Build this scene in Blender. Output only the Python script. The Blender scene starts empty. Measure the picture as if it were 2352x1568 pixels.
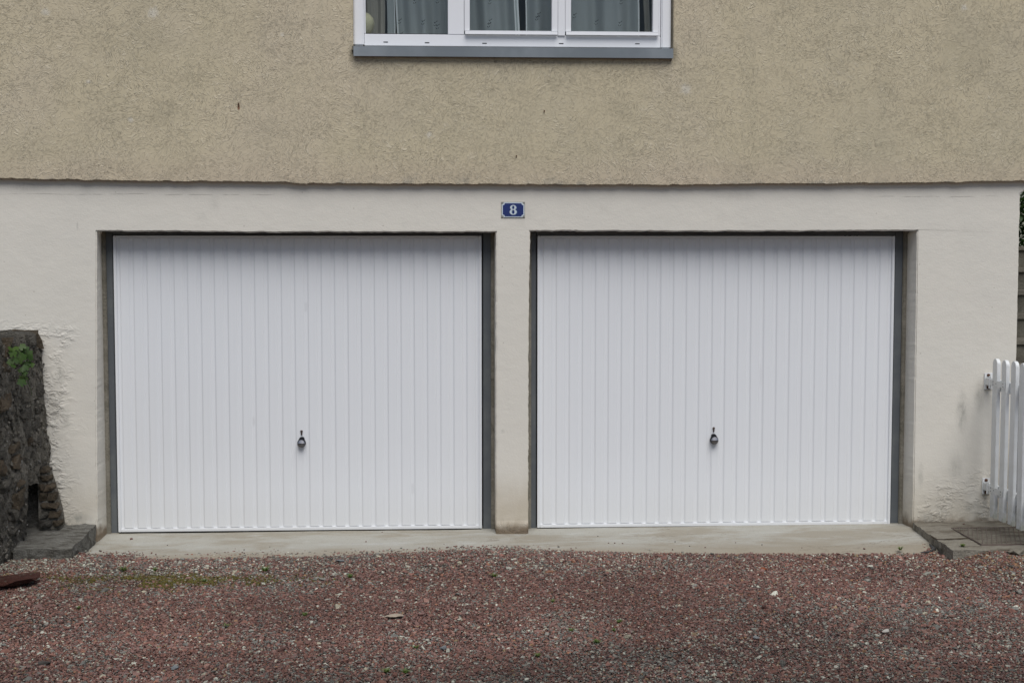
import bpy, bmesh, math, random
import numpy as np
from mathutils import Vector, Matrix, noise
from mathutils.geometry import tessellate_polygon
random.seed(8); rng = np.random.default_rng(8)
S = bpy.context.scene; COL = S.collection
R = math.radians

# ---------------------------------------------------------------- camera, sky, sun, exposure
CX, CY, CZ = -9.4 * math.tan(R(3)), -9.4, 1.92
cam = bpy.data.cameras.new('camera'); cam.sensor_width = 36; cam.lens = 3210 / 2352 * 36
cam.clip_start = .1; cam.clip_end = 1500
co = bpy.data.objects.new('camera', cam); COL.objects.link(co)
co.location = (CX, CY, CZ); co.rotation_euler = (R(90 - 3.74), 0, R(-3)); S.camera = co

SUN_EL, SUN_AZ = 58, 171           # azimuth: 180 = straight from behind the camera (-y)
w = bpy.data.worlds.new('World'); S.world = w; w.use_nodes = True
nt = w.node_tree; bg = nt.nodes['Background']
sky = nt.nodes.new('ShaderNodeTexSky'); sky.sky_type = 'NISHITA'; sky.sun_disc = False
sky.sun_elevation = R(SUN_EL); sky.sun_rotation = R(SUN_AZ); sky.dust_density = 1.2; sky.air_density = 1.0; sky.ozone_density = 1.0
nt.links.new(sky.outputs[0], bg.inputs[0]); bg.inputs[1].default_value = .05
sl = bpy.data.lights.new('sun', 'SUN'); sl.energy = 2.4; sl.angle = R(44); sl.color = (1, .98, .95)
so = bpy.data.objects.new('sun', sl); COL.objects.link(so)
d = Vector((math.sin(R(SUN_AZ)) * math.cos(R(SUN_EL)), math.cos(R(SUN_AZ)) * math.cos(R(SUN_EL)), math.sin(R(SUN_EL))))
so.rotation_euler = d.to_track_quat('Z', 'Y').to_euler(); so.location = (0, -6, 9)
v = S.view_settings; v.view_transform = 'Standard'; v.look = 'None'; v.gamma = 1; v.exposure = .30
try: v.use_curve_mapping = False
except Exception: pass
S.render.film_transparent = False

# ---------------------------------------------------------------- measuring the photograph (pixels of a 2352 px wide view)
_F = 3210.; _Y = R(3); _P = R(3.74)
def ray(px, py):
    u = (px - 1176) / _F; q = (784 - py) / _F
    f = math.cos(_P) + q * math.sin(_P); z = -math.sin(_P) + q * math.cos(_P)
    return (u * math.cos(_Y) + f * math.sin(_Y), -u * math.sin(_Y) + f * math.cos(_Y), z)
def P(px, py, Y=0.):
    a = ray(px, py); t = (Y - CY) / a[1]; return (CX + t * a[0], CZ + t * a[2])
def G(px, py, Z=0.):
    a = ray(px, py); t = (Z - CZ) / a[2]; return (CX + t * a[0], CY + t * a[1])

# ---------------------------------------------------------------- materials
def N(nt, typ, **kw):
    n = nt.nodes.new(typ)
    for k, val in kw.items():
        if k.startswith('i_'):
            key = k[2:]; key = int(key) if key.isdigit() else key.replace('_', ' ')
            n.inputs[key].default_value = val
        else: setattr(n, k, val)
    return n
class M:
    def __init__(s, name, col=(.5, .5, .5), rough=.8, metal=0, spec=.5):
        s.m = bpy.data.materials.new(name); s.m.use_nodes = True; s.t = s.m.node_tree
        s.b = s.t.nodes['Principled BSDF']; s.b.inputs['Base Color'].default_value = (*col, 1)
        s.b.inputs['Roughness'].default_value = rough; s.b.inputs['Metallic'].default_value = metal
        s.b.inputs['Specular IOR Level'].default_value = spec
        s.co = s.t.nodes.new('ShaderNodeTexCoord').outputs['Object']; s.cur = None; s.nrm = None; s.base = (*col, 1)
    def L(s, a, b): s.t.links.new(a, b)
    def noise(s, scale, detail=4, rough=.5, dist=0, typ='FBM', co=None, stretch=None, **k):
        n = N(s.t, 'ShaderNodeTexNoise', noise_type=typ, **k); n.inputs['Scale'].default_value = scale
        n.inputs['Detail'].default_value = detail; n.inputs['Roughness'].default_value = rough; n.inputs['Distortion'].default_value = dist
        c = co or s.co
        if stretch:
            mp = N(s.t, 'ShaderNodeMapping'); mp.inputs['Scale'].default_value = stretch; s.L(c, mp.inputs[0]); c = mp.outputs[0]
        s.L(c, n.inputs['Vector']); return n.outputs['Fac']
    def ramp(s, f, a, b, lo=0., hi=1.):
        n = N(s.t, 'ShaderNodeMapRange', interpolation_type='SMOOTHSTEP')
        n.inputs[1].default_value = a; n.inputs[2].default_value = b; n.inputs[3].default_value = lo; n.inputs[4].default_value = hi
        s.L(f, n.inputs[0]); return n.outputs[0]
    def math(s, op, a, b=None, c=None):
        n = N(s.t, 'ShaderNodeMath', operation=op)
        for i, q in enumerate((a, b, c)):
            if q is None: continue
            if isinstance(q, (int, float)): n.inputs[i].default_value = q
            else: s.L(q, n.inputs[i])
        return n.outputs[0]
    def xyz(s):
        n = N(s.t, 'ShaderNodeSeparateXYZ'); s.L(s.co, n.inputs[0]); return n.outputs
    def spot(s, c, r, soft=.5, scale=(1, 1, 1), warp=.0):
        # mask 1 inside an ellipsoid of radius r round c; its rim broken up by noise
        mp = N(s.t, 'ShaderNodeVectorMath', operation='SUBTRACT'); s.L(s.co, mp.inputs[0]); mp.inputs[1].default_value = c
        m2 = N(s.t, 'ShaderNodeVectorMath', operation='MULTIPLY'); s.L(mp.outputs[0], m2.inputs[0]); m2.inputs[1].default_value = scale
        ln = N(s.t, 'ShaderNodeVectorMath', operation='LENGTH'); s.L(m2.outputs[0], ln.inputs[0]); f = ln.outputs['Value']
        if warp: f = s.math('ADD', f, s.math('MULTIPLY', s.math('SUBTRACT', s.noise(2.2 / r, 4), .5), warp * r))
        return s.ramp(f, r * (1 - soft), r, 1, 0)
    def mix(s, fac, col, typ='MIX'):
        n = N(s.t, 'ShaderNodeMix', data_type='RGBA', blend_type=typ)
        if isinstance(fac, (int, float)): n.inputs[0].default_value = fac
        else: s.L(fac, n.inputs[0])
        if s.cur is None: n.inputs[6].default_value = s.base
        else: s.L(s.cur, n.inputs[6])
        if isinstance(col, tuple): n.inputs[7].default_value = (*col, 1)
        else: s.L(col, n.inputs[7])
        s.cur = n.outputs[2]; s.L(s.cur, s.b.inputs['Base Color']); return s
    def bump(s, h, dist, strength=1.):
        n = N(s.t, 'ShaderNodeBump'); n.inputs['Strength'].default_value = strength; n.inputs['Distance'].default_value = dist
        s.L(h, n.inputs['Height'])
        if s.nrm: s.L(s.nrm, n.inputs['Normal'])
        s.nrm = n.outputs[0]; s.L(s.nrm, s.b.inputs['Normal']); return s

def mk_render():
    m = M('roughcast render', (.565, .495, .35), .95, spec=.2)
    f = m.noise(1.1, 5, .6)
    m.mix(m.ramp(f, .42, .68), (.53, .47, .34))
    m.mix(m.ramp(m.noise(.55, 4, .55), .45, .62, 0, .45), (.62, .53, .405))
    m.mix(m.math('MULTIPLY', m.ramp(m.noise(5.5, 4, .6, stretch=(1.6, 1, .16)), .50, .72), .22), (.42, .38, .27))
    m.mix(m.ramp(m.noise(3.1, 6, .65),   .56, .78, 0, .35), (.47, .42, .30))
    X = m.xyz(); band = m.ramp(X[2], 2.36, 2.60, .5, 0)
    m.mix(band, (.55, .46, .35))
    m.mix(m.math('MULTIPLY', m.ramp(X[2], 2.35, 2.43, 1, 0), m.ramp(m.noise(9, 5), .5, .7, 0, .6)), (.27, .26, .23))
    for (px, py, r, fa) in ((1420, 250, .10, .5), (2030, 205, .10, .55), (375, 265, .14, .35), (620, 300, .22, .25), (880, 150, .22, .25), (2230, 120, .35, .3), (330, 100, .3, .3), (1700, 395, .12, .4), (1480, 405, .10, .3)):
        x, z = P(px, py, -.045); m.mix(m.math('MULTIPLY', m.spot((x, -.045, z), r, .9, warp=1.6), fa * .5), (.30, .275, .20))
    for (px, py, r) in ((648, 80, .018), (105, 28, .035), (352, 30, .05), (203, 188, .02), (300, 275, .025), (1575, 205, .05), (2215, 18, .03), (985, 310, .03)):
        x, z = P(px, py, -.045); m.mix(m.math('MULTIPLY', m.spot((x, -.045, z), r, .8, warp=1.4), .75), (.66, .62, .53))
    for (px, py, h) in ((548, 243, .030), (1250, 256, .010), (1186, 359, .012), (780, 424, .012)):
        x, z = P(px, py, -.045); m.mix(m.math('MULTIPLY', m.spot((x, -.045, z - h * .3), h, .6, scale=(2.6, 1, 1), warp=.6), .85), (.17, .06, .025))
    for px in (808, 1550):
        x, z = P(px, 125, -.045); m.mix(m.math('MULTIPLY', m.spot((x, -.045, z), .055, .8, scale=(1.8, 1, .7), warp=1), .6), (.2, .18, .13))
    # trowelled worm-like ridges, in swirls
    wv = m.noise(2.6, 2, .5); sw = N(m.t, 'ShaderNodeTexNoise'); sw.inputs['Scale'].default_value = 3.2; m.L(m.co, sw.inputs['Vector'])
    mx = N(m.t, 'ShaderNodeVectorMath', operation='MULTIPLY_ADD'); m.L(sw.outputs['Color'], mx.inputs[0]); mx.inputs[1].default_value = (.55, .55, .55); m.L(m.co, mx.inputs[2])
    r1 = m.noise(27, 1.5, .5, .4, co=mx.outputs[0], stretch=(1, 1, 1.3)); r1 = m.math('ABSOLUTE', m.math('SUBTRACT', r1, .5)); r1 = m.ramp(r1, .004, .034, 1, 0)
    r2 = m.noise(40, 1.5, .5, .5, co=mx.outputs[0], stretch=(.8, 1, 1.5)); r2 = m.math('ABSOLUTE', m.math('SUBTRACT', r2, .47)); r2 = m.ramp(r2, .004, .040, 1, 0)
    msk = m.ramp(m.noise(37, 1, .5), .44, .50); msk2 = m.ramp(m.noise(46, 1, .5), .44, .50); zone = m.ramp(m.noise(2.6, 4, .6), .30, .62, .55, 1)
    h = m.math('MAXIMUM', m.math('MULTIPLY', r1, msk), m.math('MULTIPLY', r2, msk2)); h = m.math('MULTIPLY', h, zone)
    m.mix(m.math('MULTIPLY', h, .22), (.80, .74, .62))  # highlights on the ridges, painted into the colour as lighter lines
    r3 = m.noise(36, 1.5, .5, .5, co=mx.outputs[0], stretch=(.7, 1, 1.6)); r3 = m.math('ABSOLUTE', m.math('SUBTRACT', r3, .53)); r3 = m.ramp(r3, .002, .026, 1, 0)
    pit = m.math('MULTIPLY', m.math('MULTIPLY', r3, m.ramp(m.noise(40, 1, .5), .48, .53)), zone); m.mix(m.math('MULTIPLY', pit, .38), (.27, .235, .17))  # shading of the grooves, painted into the colour as dark lines
    h2 = m.math('ADD', h, m.math('MULTIPLY', m.noise(60, 3, .6), .35)); h2 = m.math('SUBTRACT', h2, m.math('MULTIPLY', pit, .8))
    m.bump(h2, .0020); m.bump(m.noise(7, 4, .6), .004, .5)
    return m.m
def mk_plaster():
    m = M('cream plaster', (.715, .682, .612), .9, spec=.25); X = m.xyz()
    m.mix(m.ramp(m.noise(1.3, 5, .6), .45, .7, 0, .6), (.665, .64, .58))
    m.mix(m.ramp(m.noise(4, 6, .65), .55, .75, 0, .5), (.62, .595, .535))
    m.mix(m.math('MULTIPLY', m.ramp(X[2], .0, .55, .8, 0), m.ramp(m.noise(3, 6, .65), .3, .6)), (.56, .51, .42))
    foot = m.math('ADD', X[2], m.math('MULTIPLY', m.noise(14, 4, .6), -.14))
    pil = m.ramp(m.math('ABSOLUTE', X[0]), .16, .2, 1, 0); m.mix(m.math('MULTIPLY', m.ramp(foot, .05, .36, .5, 0), pil), (.46, .39, .29)); m.bump(m.math('MULTIPLY', m.noise(30, 6, .7), m.math('MULTIPLY', m.ramp(X[2], .03, .09, 1, 0), pil)), .03)
    m.mix(m.ramp(foot, -.06, .03, .9, 0), (.20, .15, .10))
    # grey dirt smears on the right-hand pier, hairline cracks under the overhang
    for (px, py, rx, rz, fa) in ((2210, 945, .06, .20, .5), (2250, 910, .05, .14, .45), (2195, 1070, .07, .12, .35), (2115, 1090, .03, .12, .35), (2225, 1165, .05, .05, .4), (2130, 1190, .1, .06, .4), (2255, 1180, .09, .08, .35),
                             (140, 860, .06, .10, .35), (150, 960, .05, .10, .3), (178, 520, .01, .04, .5), (492, 470, .06, .10, .12), (1690, 450, .2, .05, .15), (60, 430, .15, .05, .2), (180, 1190, .12, .05, .5), (1155, 990, .02, .02, .3)):
        x, z = P(px, py, 0); m.mix(m.math('MULTIPLY', m.spot((x, 0, z), 1, .9, scale=(1 / rx, 1, 1 / rz), warp=.0), m.ramp(m.noise(22, 5, .7, stretch=(1.5, 1, .6)), .38, .66, fa * .45, min(1, fa * 1.25))), (.26, .26, .235))
    wob = m.math('MULTIPLY', m.math('SUBTRACT', m.noise(3, 5), .5), .035)
    for (x0, x1, z0) in ((-3.4, -1.55, 2.285), (2.45, 3.35, 2.283)):
        ln = m.ramp(m.math('ABSOLUTE', m.math('SUBTRACT', m.math('ADD', X[2], wob), z0)), .0005, .0035, 1, 0)
        on = m.math('MULTIPLY', m.ramp(X[0], x0, x0 + .1), m.ramp(X[0], x1 - .1, x1, 1, 0)); on = m.math('MULTIPLY', on, m.ramp(m.noise(7, 3), .42, .55))
        m.mix(m.math('MULTIPLY', m.math('MULTIPLY', ln, on), .6), (.25, .23, .2))
    sp = N(m.t, 'ShaderNodeTexVoronoi'); sp.inputs['Scale'].default_value = 9; m.L(m.co, sp.inputs['Vector'])
    m.mix(m.ramp(sp.outputs['Distance'], .025, .05, .5, 0), (.3, .27, .22))
    rm = m.math('MULTIPLY', m.ramp(m.math('ADD', X[0], m.math('MULTIPLY', m.noise(5, 3), .3)), -2.9, -2.7, 1, 0), m.ramp(X[2], 1.25, 1.5, 1, 0))
    r2 = m.math('MULTIPLY', m.ramp(X[2], .1, .5, .7, 0), m.ramp(X[0], 2.7, 3.0))
    rm = m.math('MULTIPLY', m.math('MAXIMUM', rm, r2), m.ramp(m.noise(4.5, 3, .6), .36, .62, .12, 1))
    a = m.noise(17, 6, .6, .5, stretch=(1, 1, 1.5)); a = m.ramp(a, .40, .70)
    m.bump(m.math('MULTIPLY', a, rm), .013)
    m.mix(m.math('MULTIPLY', m.math('MULTIPLY', rm, m.ramp(a, 0, .35, 1, 0)), .3), (.45, .42, .36))
    m.bump(m.noise(8, 6, .6, stretch=(1, 1, 1.4)), .0045, .7); m.bump(m.noise(75, 4, .65, stretch=(1, 1, 1.5)), .0014, .8)
    return m.m
def mk_cement(name, c, c2, c3, sc=1., bump=.004):
    m = M(name, c, .92, spec=.25)
    m.mix(m.ramp(m.noise(2.2 * sc, 6, .65, .4, stretch=(.6, 1.6, 1)), .42, .62), c2)
    m.mix(m.ramp(m.noise(7 * sc, 6, .7, .3, stretch=(.5, 1.6, 1)), .52, .72, 0, .8), c3)
    m.mix(m.ramp(m.noise(60 * sc, 3, .6), .6, .75, 0, .5), tuple(q * .45 for q in c))
    m.bump(m.noise(14 * sc, 8, .65), bump * 3, .7); m.bump(m.noise(90, 4, .7), bump * .5)
    return m.m
def mk_lacquer(name, c, smudges=(), rough=.38):
    m = M(name, c, rough, spec=.35)
    m.mix(m.ramp(m.noise(1.7, 4, .6), .45, .7, 0, .25), tuple(q * .93 for q in c))
    m.mix(m.ramp(m.xyz()[2], .02, .30, .22, 0), (.60, .60, .58))
    for (px, py, rx, rz, fa) in smudges:
        x, z = P(px, py, .16); m.mix(m.math('MULTIPLY', m.spot((x, .16, z), 1, .6, scale=(1 / rx, 1, 1 / rz)), fa), (.42, .42, .44))
    m.bump(m.noise(240, 2), .0002, .5); m.bump(m.noise(3.5, 2), .0016, .6)
    return m.m
def simple(name, c, rough=.7, metal=0, spec=.4, sc=8, var=.8, bump=.0, c2=None):
    m = M(name, c, rough, metal, spec); m.mix(m.ramp(m.noise(sc, 5, .6), .4, .7, 0, .8), c2 or tuple(q * var for q in c))
    if bump: m.bump(m.noise(sc * 3, 6, .65), bump)
    return m.m

DOORSM = ((575, 968, .05, .05, .22), (700, 705, .045, .045, .18), (950, 1122, .06, .05, .16), (1742, 862, .04, .12, .14))
MAT = dict(
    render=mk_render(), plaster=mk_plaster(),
    white=mk_lacquer('white door lacquer', (.78, .795, .82), DOORSM),
    pvc=mk_lacquer('white window plastic', (.82, .83, .86), (), .3),
    zinc=simple('zinc sheet', (.22, .245, .265), .40, .45, sc=1.3, c2=(.36, .39, .415)),
    steel=simple('grey steel door frame', (.105, .115, .125), .6, .1, sc=4, c2=(.15, .16, .16), bump=.0008),
    margin=mk_cement('bare cement margin', (.19, .175, .14), (.25, .23, .19), (.12, .11, .085), 3),
    apron=None,
    mossy=mk_cement('dark mossy concrete', (.19, .185, .165), (.10, .093, .08), (.34, .335, .31), 6., .012),
    slab=mk_cement('weathered grey paving', (.24, .22, .18), (.14, .12, .092), (.34, .32, .275), 3.4, .009),
    dark=simple('dark interior', (.05, .05, .05)), room=simple('beige room paint', (.30, .27, .22)),
    black=simple('black plastic', (.018, .019, .024), .35, spec=.5, sc=60),
    chrome=M('satin metal', (.50, .47, .46), .28, 1).m, chrome2=M('brushed metal', (.24, .235, .235), .5, .8).m,
    brownmetal=M('dull brown metal', (.16, .13, .12), .35, .8).m,
    rust=simple('rust', (.10, .04, .02), .9, sc=60), rubber=M('rubber seal', (.02, .02, .025), .6).m,
    enamelw=simple('pale enamel', (.60, .67, .73), .3, sc=30, var=.92), enamelb=simple('blue enamel', (.022, .04, .16), .25, sc=20, var=.85),
    enamels=simple('grey blue enamel', (.20, .30, .40), .3, sc=20, var=.9), plate=simple('chipped plate edge', (.42, .42, .37), .6, sc=50, var=.55),
    gate=simple('white gate paint', (.76, .775, .78), .42, sc=9, c2=(.68, .69, .68), bump=.0006),
    grate=simple('rusty brown steel', (.17, .135, .115), .7, .3, sc=7, c2=(.075, .055, .05), bump=.001),
    tread=mk_cement('stair concrete', (.155, .145, .115), (.11, .10, .08), (.20, .19, .16), 2),
    earth=simple('earth', (.06, .045, .03), .95, sc=9), cream=simple('cream glaze', (.42, .40, .27), .35, sc=5, var=.92),
    teal=M('teal plastic', (.03, .14, .15), .4).m, roof=simple('slate roof', (.09, .09, .10), .7, sc=4),
    mortar=mk_cement('dark rubble mortar', (.27, .25, .215), (.13, .12, .095), (.50, .49, .455), 13., .02),
)
def grime(mat):
    m = M.__new__(M); m.m = mat; m.t = mat.node_tree; m.b = m.t.nodes['Principled BSDF']; m.co = N(m.t, 'ShaderNodeTexCoord').outputs['Object']; m.nrm = None
    m.cur = m.b.inputs['Base Color'].links[0].from_socket
    m.mix(m.math('MULTIPLY', m.ramp(m.xyz()[2], .02, .30, .65, 0), m.ramp(m.noise(9, 5, .7), .35, .65)), (.36, .37, .28)); m.mix(m.ramp(m.noise(16, 5, .7, stretch=(1, 1, .3)), .60, .72, 0, .35), (.42, .41, .36))
grime(MAT['gate'])
def mk_apron():
    mm = mk_cement('pale smoothed concrete', (.36, .35, .31), (.29, .265, .215), (.42, .42, .395), 1., .0035)
    m = M.__new__(M); m.m = mm; m.t = mm.node_tree; m.b = m.t.nodes['Principled BSDF']; m.co = N(m.t, 'ShaderNodeTexCoord').outputs['Object']; m.nrm = None
    m.cur = m.b.inputs['Base Color'].links[0].from_socket; X = m.xyz()
    y = m.math('ADD', X[1], m.math('MULTIPLY', m.noise(2.2, 5, .6, stretch=(1, 1.5, 1)), .30))
    m.mix(m.ramp(y, -.42, -.08, .8, 0), (.265, .23, .175)); m.mix(m.ramp(y, -.60, -.45, .6, 0), (.17, .13, .10))
    m.mix(m.ramp(m.noise(150, 2, .6), .62, .72, 0, .5), (.16, .12, .10))
    c = m.noise(1.6, 6, .6, .8, stretch=(.45, 2.2, 1)); c = m.math('ABSOLUTE', m.math('SUBTRACT', c, .5)); m.mix(m.math('MULTIPLY', m.ramp(c, 0, .006, 1, 0), m.ramp(m.noise(1.3, 3), .45, .6, 0, .7)), (.17, .14, .11))
    return mm
MAT['apron'] = mk_apron()
def mk_stone(name, c, c2, c3=(.32, .31, .28)):
    m = M(name, c, .92, spec=.25)
    oi = N(m.t, 'ShaderNodeObjectInfo'); a = N(m.t, 'ShaderNodeVectorMath', operation='SCALE'); m.L(oi.outputs['Location'], a.inputs[0]); a.inputs[3].default_value = 7
    b = N(m.t, 'ShaderNodeVectorMath', operation='ADD'); m.L(m.co, b.inputs[0]); m.L(a.outputs[0], b.inputs[1])
    m.co = b.outputs[0]
    m.mix(m.ramp(oi.outputs['Random'], 0, 1), c2)
    m.mix(m.ramp(m.noise(2.2, 6, .7), .5, .68, 0, .8), tuple(q * .4 for q in c))
    m.mix(m.ramp(m.noise(11, 6, .8), .57, .63, 0, .8), c3); m.mix(m.ramp(m.noise(9, 5, .75), .60, .70, 0, .8), tuple(q * .3 for q in c))
    m.bump(m.noise(5, 8, .75, stretch=(1, 1, 1.6)), .3, 1.)
    return m.m
MAT['rubble'] = mk_stone('dark rubble stone', (.19, .178, .155), (.27, .25, .21), (.50, .49, .46))
MAT['rubble2'] = mk_stone('warm brown rubble stone', (.25, .195, .135), (.20, .16, .11))
MAT['redrock'] = mk_stone('red brown rock', (.16, .06, .045), (.13, .055, .04), (.2, .17, .13))

def leafmat(name, c, c2):
    m = M(name, c, .5, spec=.4); oi = N(m.t, 'ShaderNodeObjectInfo'); m.mix(m.ramp(oi.outputs['Random'], 0, 1), c2)
    g = N(m.t, 'ShaderNodeNewGeometry'); m.mix(m.math('MULTIPLY', g.outputs['Random Per Island'], .5), tuple(q * .5 for q in c))
    t = N(m.t, 'ShaderNodeBsdfTranslucent'); t.inputs[0].default_value = (c[0] * 1.6, c[1] * 1.6, c[2], 1)
    x = N(m.t, 'ShaderNodeMixShader'); x.inputs[0].default_value = .25; m.L(m.b.outputs[0], x.inputs[1]); m.L(t.outputs[0], x.inputs[2])
    m.L(x.outputs[0], m.t.nodes['Material Output'].inputs[0]); return m.m
MAT['leaf'] = leafmat('bright lobed leaf', (.035, .085, .010), (.07, .13, .014))
MAT['grass'] = leafmat('grass blade', (.12, .19, .045), (.16, .20, .06))
MAT['bush'] = leafmat('bush leaf', (.035, .085, .015), (.06, .11, .02))
MAT['drybrown'] = leafmat('dry orange leaf', (.32, .085, .03), (.3, .09, .03))

def mk_glass():
    m = bpy.data.materials.new('window glass'); m.use_nodes = True; t = m.node_tree; t.nodes.clear()
    o = N(t, 'ShaderNodeOutputMaterial'); tr = N(t, 'ShaderNodeBsdfTransparent'); tr.inputs[0].default_value = (.96, .975, .975, 1)
    gl = N(t, 'ShaderNodeBsdfGlossy'); gl.inputs['Roughness'].default_value = .0; gl.inputs[0].default_value = (.9, .95, 1, 1)
    f = N(t, 'ShaderNodeFresnel'); f.inputs[0].default_value = 1.5
    bf = N(t, 'ShaderNodeNewGeometry'); k = N(t, 'ShaderNodeMath', operation='SUBTRACT'); k.inputs[0].default_value = 1; t.links.new(bf.outputs['Backfacing'], k.inputs[1]); k2 = N(t, 'ShaderNodeMath', operation='MULTIPLY'); t.links.new(f.outputs[0], k2.inputs[0]); t.links.new(k.outputs[0], k2.inputs[1])
    x = N(t, 'ShaderNodeMixShader'); t.links.new(k2.outputs[0], x.inputs[0]); t.links.new(tr.outputs[0], x.inputs[1]); t.links.new(gl.outputs[0], x.inputs[2]); t.links.new(x.outputs[0], o.inputs[0])
    return m
MAT['glass'] = mk_glass()
def mk_cloth(name, c, op, folds=True):
    m = bpy.data.materials.new(name); m.use_nodes = True; t = m.node_tree; t.nodes.clear()
    o = N(t, 'ShaderNodeOutputMaterial'); tr = N(t, 'ShaderNodeBsdfTransparent')
    df = N(t, 'ShaderNodeBsdfDiffuse'); df.inputs[0].default_value = (*c, 1); tl = N(t, 'ShaderNodeBsdfTranslucent'); tl.inputs[0].default_value = (*c, 1)
    a = N(t, 'ShaderNodeMixShader'); a.inputs[0].default_value = .3; t.links.new(df.outputs[0], a.inputs[1]); t.links.new(tl.outputs[0], a.inputs[2])
    x = N(t, 'ShaderNodeMixShader'); x.inputs[0].default_value = op; t.links.new(tr.outputs[0], x.inputs[1]); t.links.new(a.outputs[0], x.inputs[2]); t.links.new(x.outputs[0], o.inputs[0])
    return m
MAT['sheer'] = mk_cloth('sheer voile', (.36, .40, .41), .74)
MAT['hem'] = mk_cloth('voile hem', (.62, .66, .67), 1.)
MAT['drape'] = mk_cloth('grey beige drape', (.30, .29, .255), 1.)
MAT['embroid'] = mk_cloth('embroidery', (.03, .035, .035), .8)

# ---------------------------------------------------------------- object helpers
def link(name, me, mats=None, parent=None, loc=None):
    o = bpy.data.objects.new(name, me); COL.objects.link(o)
    if mats is not None and me is not None:
        for mm in (mats if isinstance(mats, (list, tuple)) else [mats]):
            me.materials.append(MAT[mm] if isinstance(mm, str) else mm)
    if parent: o.parent = parent
    if loc is not None: o.location = loc
    return o
def thing(name, label, cat, loc=(0, 0, 0), group=None, me=None, mats=None, rotz=0):
    o = link(name, me, mats, None, loc); o.rotation_euler = (0, 0, rotz); o['label'] = label; o['category'] = cat
    if group: o['group'] = group
    return o
def kind(o, k='structure', label=None):
    o['kind'] = k
    if label: o['label'] = label
    return o
def frombm(name, bm, smooth=False):
    me = bpy.data.meshes.new(name); bmesh.ops.recalc_face_normals(bm, faces=bm.faces); bm.to_mesh(me); bm.free()
    if smooth:
        for p in me.polygons: p.use_smooth = True
    return me
def add_box(bm, a, b, bev=0.):
    a, b = [min(i, j) for i, j in zip(a, b)], [max(i, j) for i, j in zip(a, b)]
    vs = [bm.verts.new((x, y, z)) for x in (a[0], b[0]) for y in (a[1], b[1]) for z in (a[2], b[2])]
    fs = [bm.faces.new([vs[i] for i in q]) for q in ((0, 1, 3, 2), (4, 6, 7, 5), (0, 4, 5, 1), (2, 3, 7, 6), (0, 2, 6, 4), (1, 5, 7, 3))]
    if bev: bmesh.ops.bevel(bm, geom=list({e for f in fs for e in f.edges}), offset=bev, segments=2, affect='EDGES')
def box(name, a, b, mat, parent=None, bev=0., loc=None):
    bm = bmesh.new(); add_box(bm, a, b, bev); return link(name, frombm(name, bm), mat, parent, loc)
def slab_poly(name, outer, holes, y0, y1, mat, parent, bevel=.006, splay=lambda x, z: x):
    """polygon in x,z pulled from y0 back to y1"""
    bm = bmesh.new(); loops = [outer] + holes
    fr = [[bm.verts.new((x, y0, z)) for x, z in lp] for lp in loops]; bk = [[bm.verts.new((splay(x, z), y1, z)) for x, z in lp] for lp in loops]
    ff = [q for l in fr for q in l]; bb = [q for l in bk for q in l]
    for tri in tessellate_polygon([[Vector((x, z, 0)) for x, z in lp] for lp in loops]):
        bm.faces.new([ff[i] for i in tri]); bm.faces.new([bb[i] for i in reversed(tri)])
    for f, b in zip(fr, bk):
        for i in range(len(f)):
            j = (i + 1) % len(f); bm.faces.new((f[i], f[j], b[j], b[i]))
    bmesh.ops.recalc_face_normals(bm, faces=bm.faces)
    if bevel:
        es = [bm.edges.get((l[i], l[(i + 1) % len(l)])) for l in fr for i in range(len(l))]
        bmesh.ops.bevel(bm, geom=[e for e in es if e], offset=bevel, segments=2, affect='EDGES')
    return link(name, frombm(name, bm), mat, parent)
def rough_line(p, q, step=.03, amp=.003, keep=True):
    p, q = Vector(p), Vector(q); n = max(1, int((q - p).length / step)); dr = (q - p).normalized(); pr = Vector((-dr.y, dr.x)); out = []
    for i in range(n):
        t = p.lerp(q, i / n); k = 0 if i == 0 else (noise.noise(Vector((t.x * 9, t.y * 9, 3))) * 1.2 + noise.noise(Vector((t.x * 31, t.y * 31, 7))) * .8 + random.uniform(-.5, .5)) * amp
        t = t + pr * k; out.append((t.x, t.y))
    return out
def rough_poly(pts, amps, step=.03):
    out = []
    for i in range(len(pts)): out += rough_line(pts[i], pts[(i + 1) % len(pts)], step, amps[i]) if amps[i] else [tuple(pts[i])]
    return out
def lathe(bm, prof, seg, axis='y', c=(0, 0, 0)):
    """profile of (radius, along axis)"""
    rings = []
    for r, t in prof:
        rg = []
        for k in range(seg):
            a = 2 * math.pi * k / seg; u, w2 = r * math.cos(a), r * math.sin(a)
            p = (u, t, w2) if axis == 'y' else (u, w2, t)
            rg.append(bm.verts.new((p[0] + c[0], p[1] + c[1], p[2] + c[2])))
        rings.append(rg)
    for a, b in zip(rings, rings[1:]):
        for k in range(seg): bm.faces.new((a[k], a[(k + 1) % seg], b[(k + 1) % seg], b[k]))
    bm.faces.new(rings[0]); bm.faces.new(rings[-1])
def prism(name, pts, y0, y1, mat, parent=None, loc=None):
    bm = bmesh.new(); a = [bm.verts.new((x, y0, z)) for x, z in pts]; b = [bm.verts.new((x, y1, z)) for x, z in pts]
    bm.faces.new(a); bm.faces.new(b[::-1])
    for i in range(len(a)): bm.faces.new((a[i], a[(i + 1) % len(a)], b[(i + 1) % len(a)], b[i]))
    return link(name, frombm(name, bm), mat, parent, loc)
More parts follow.
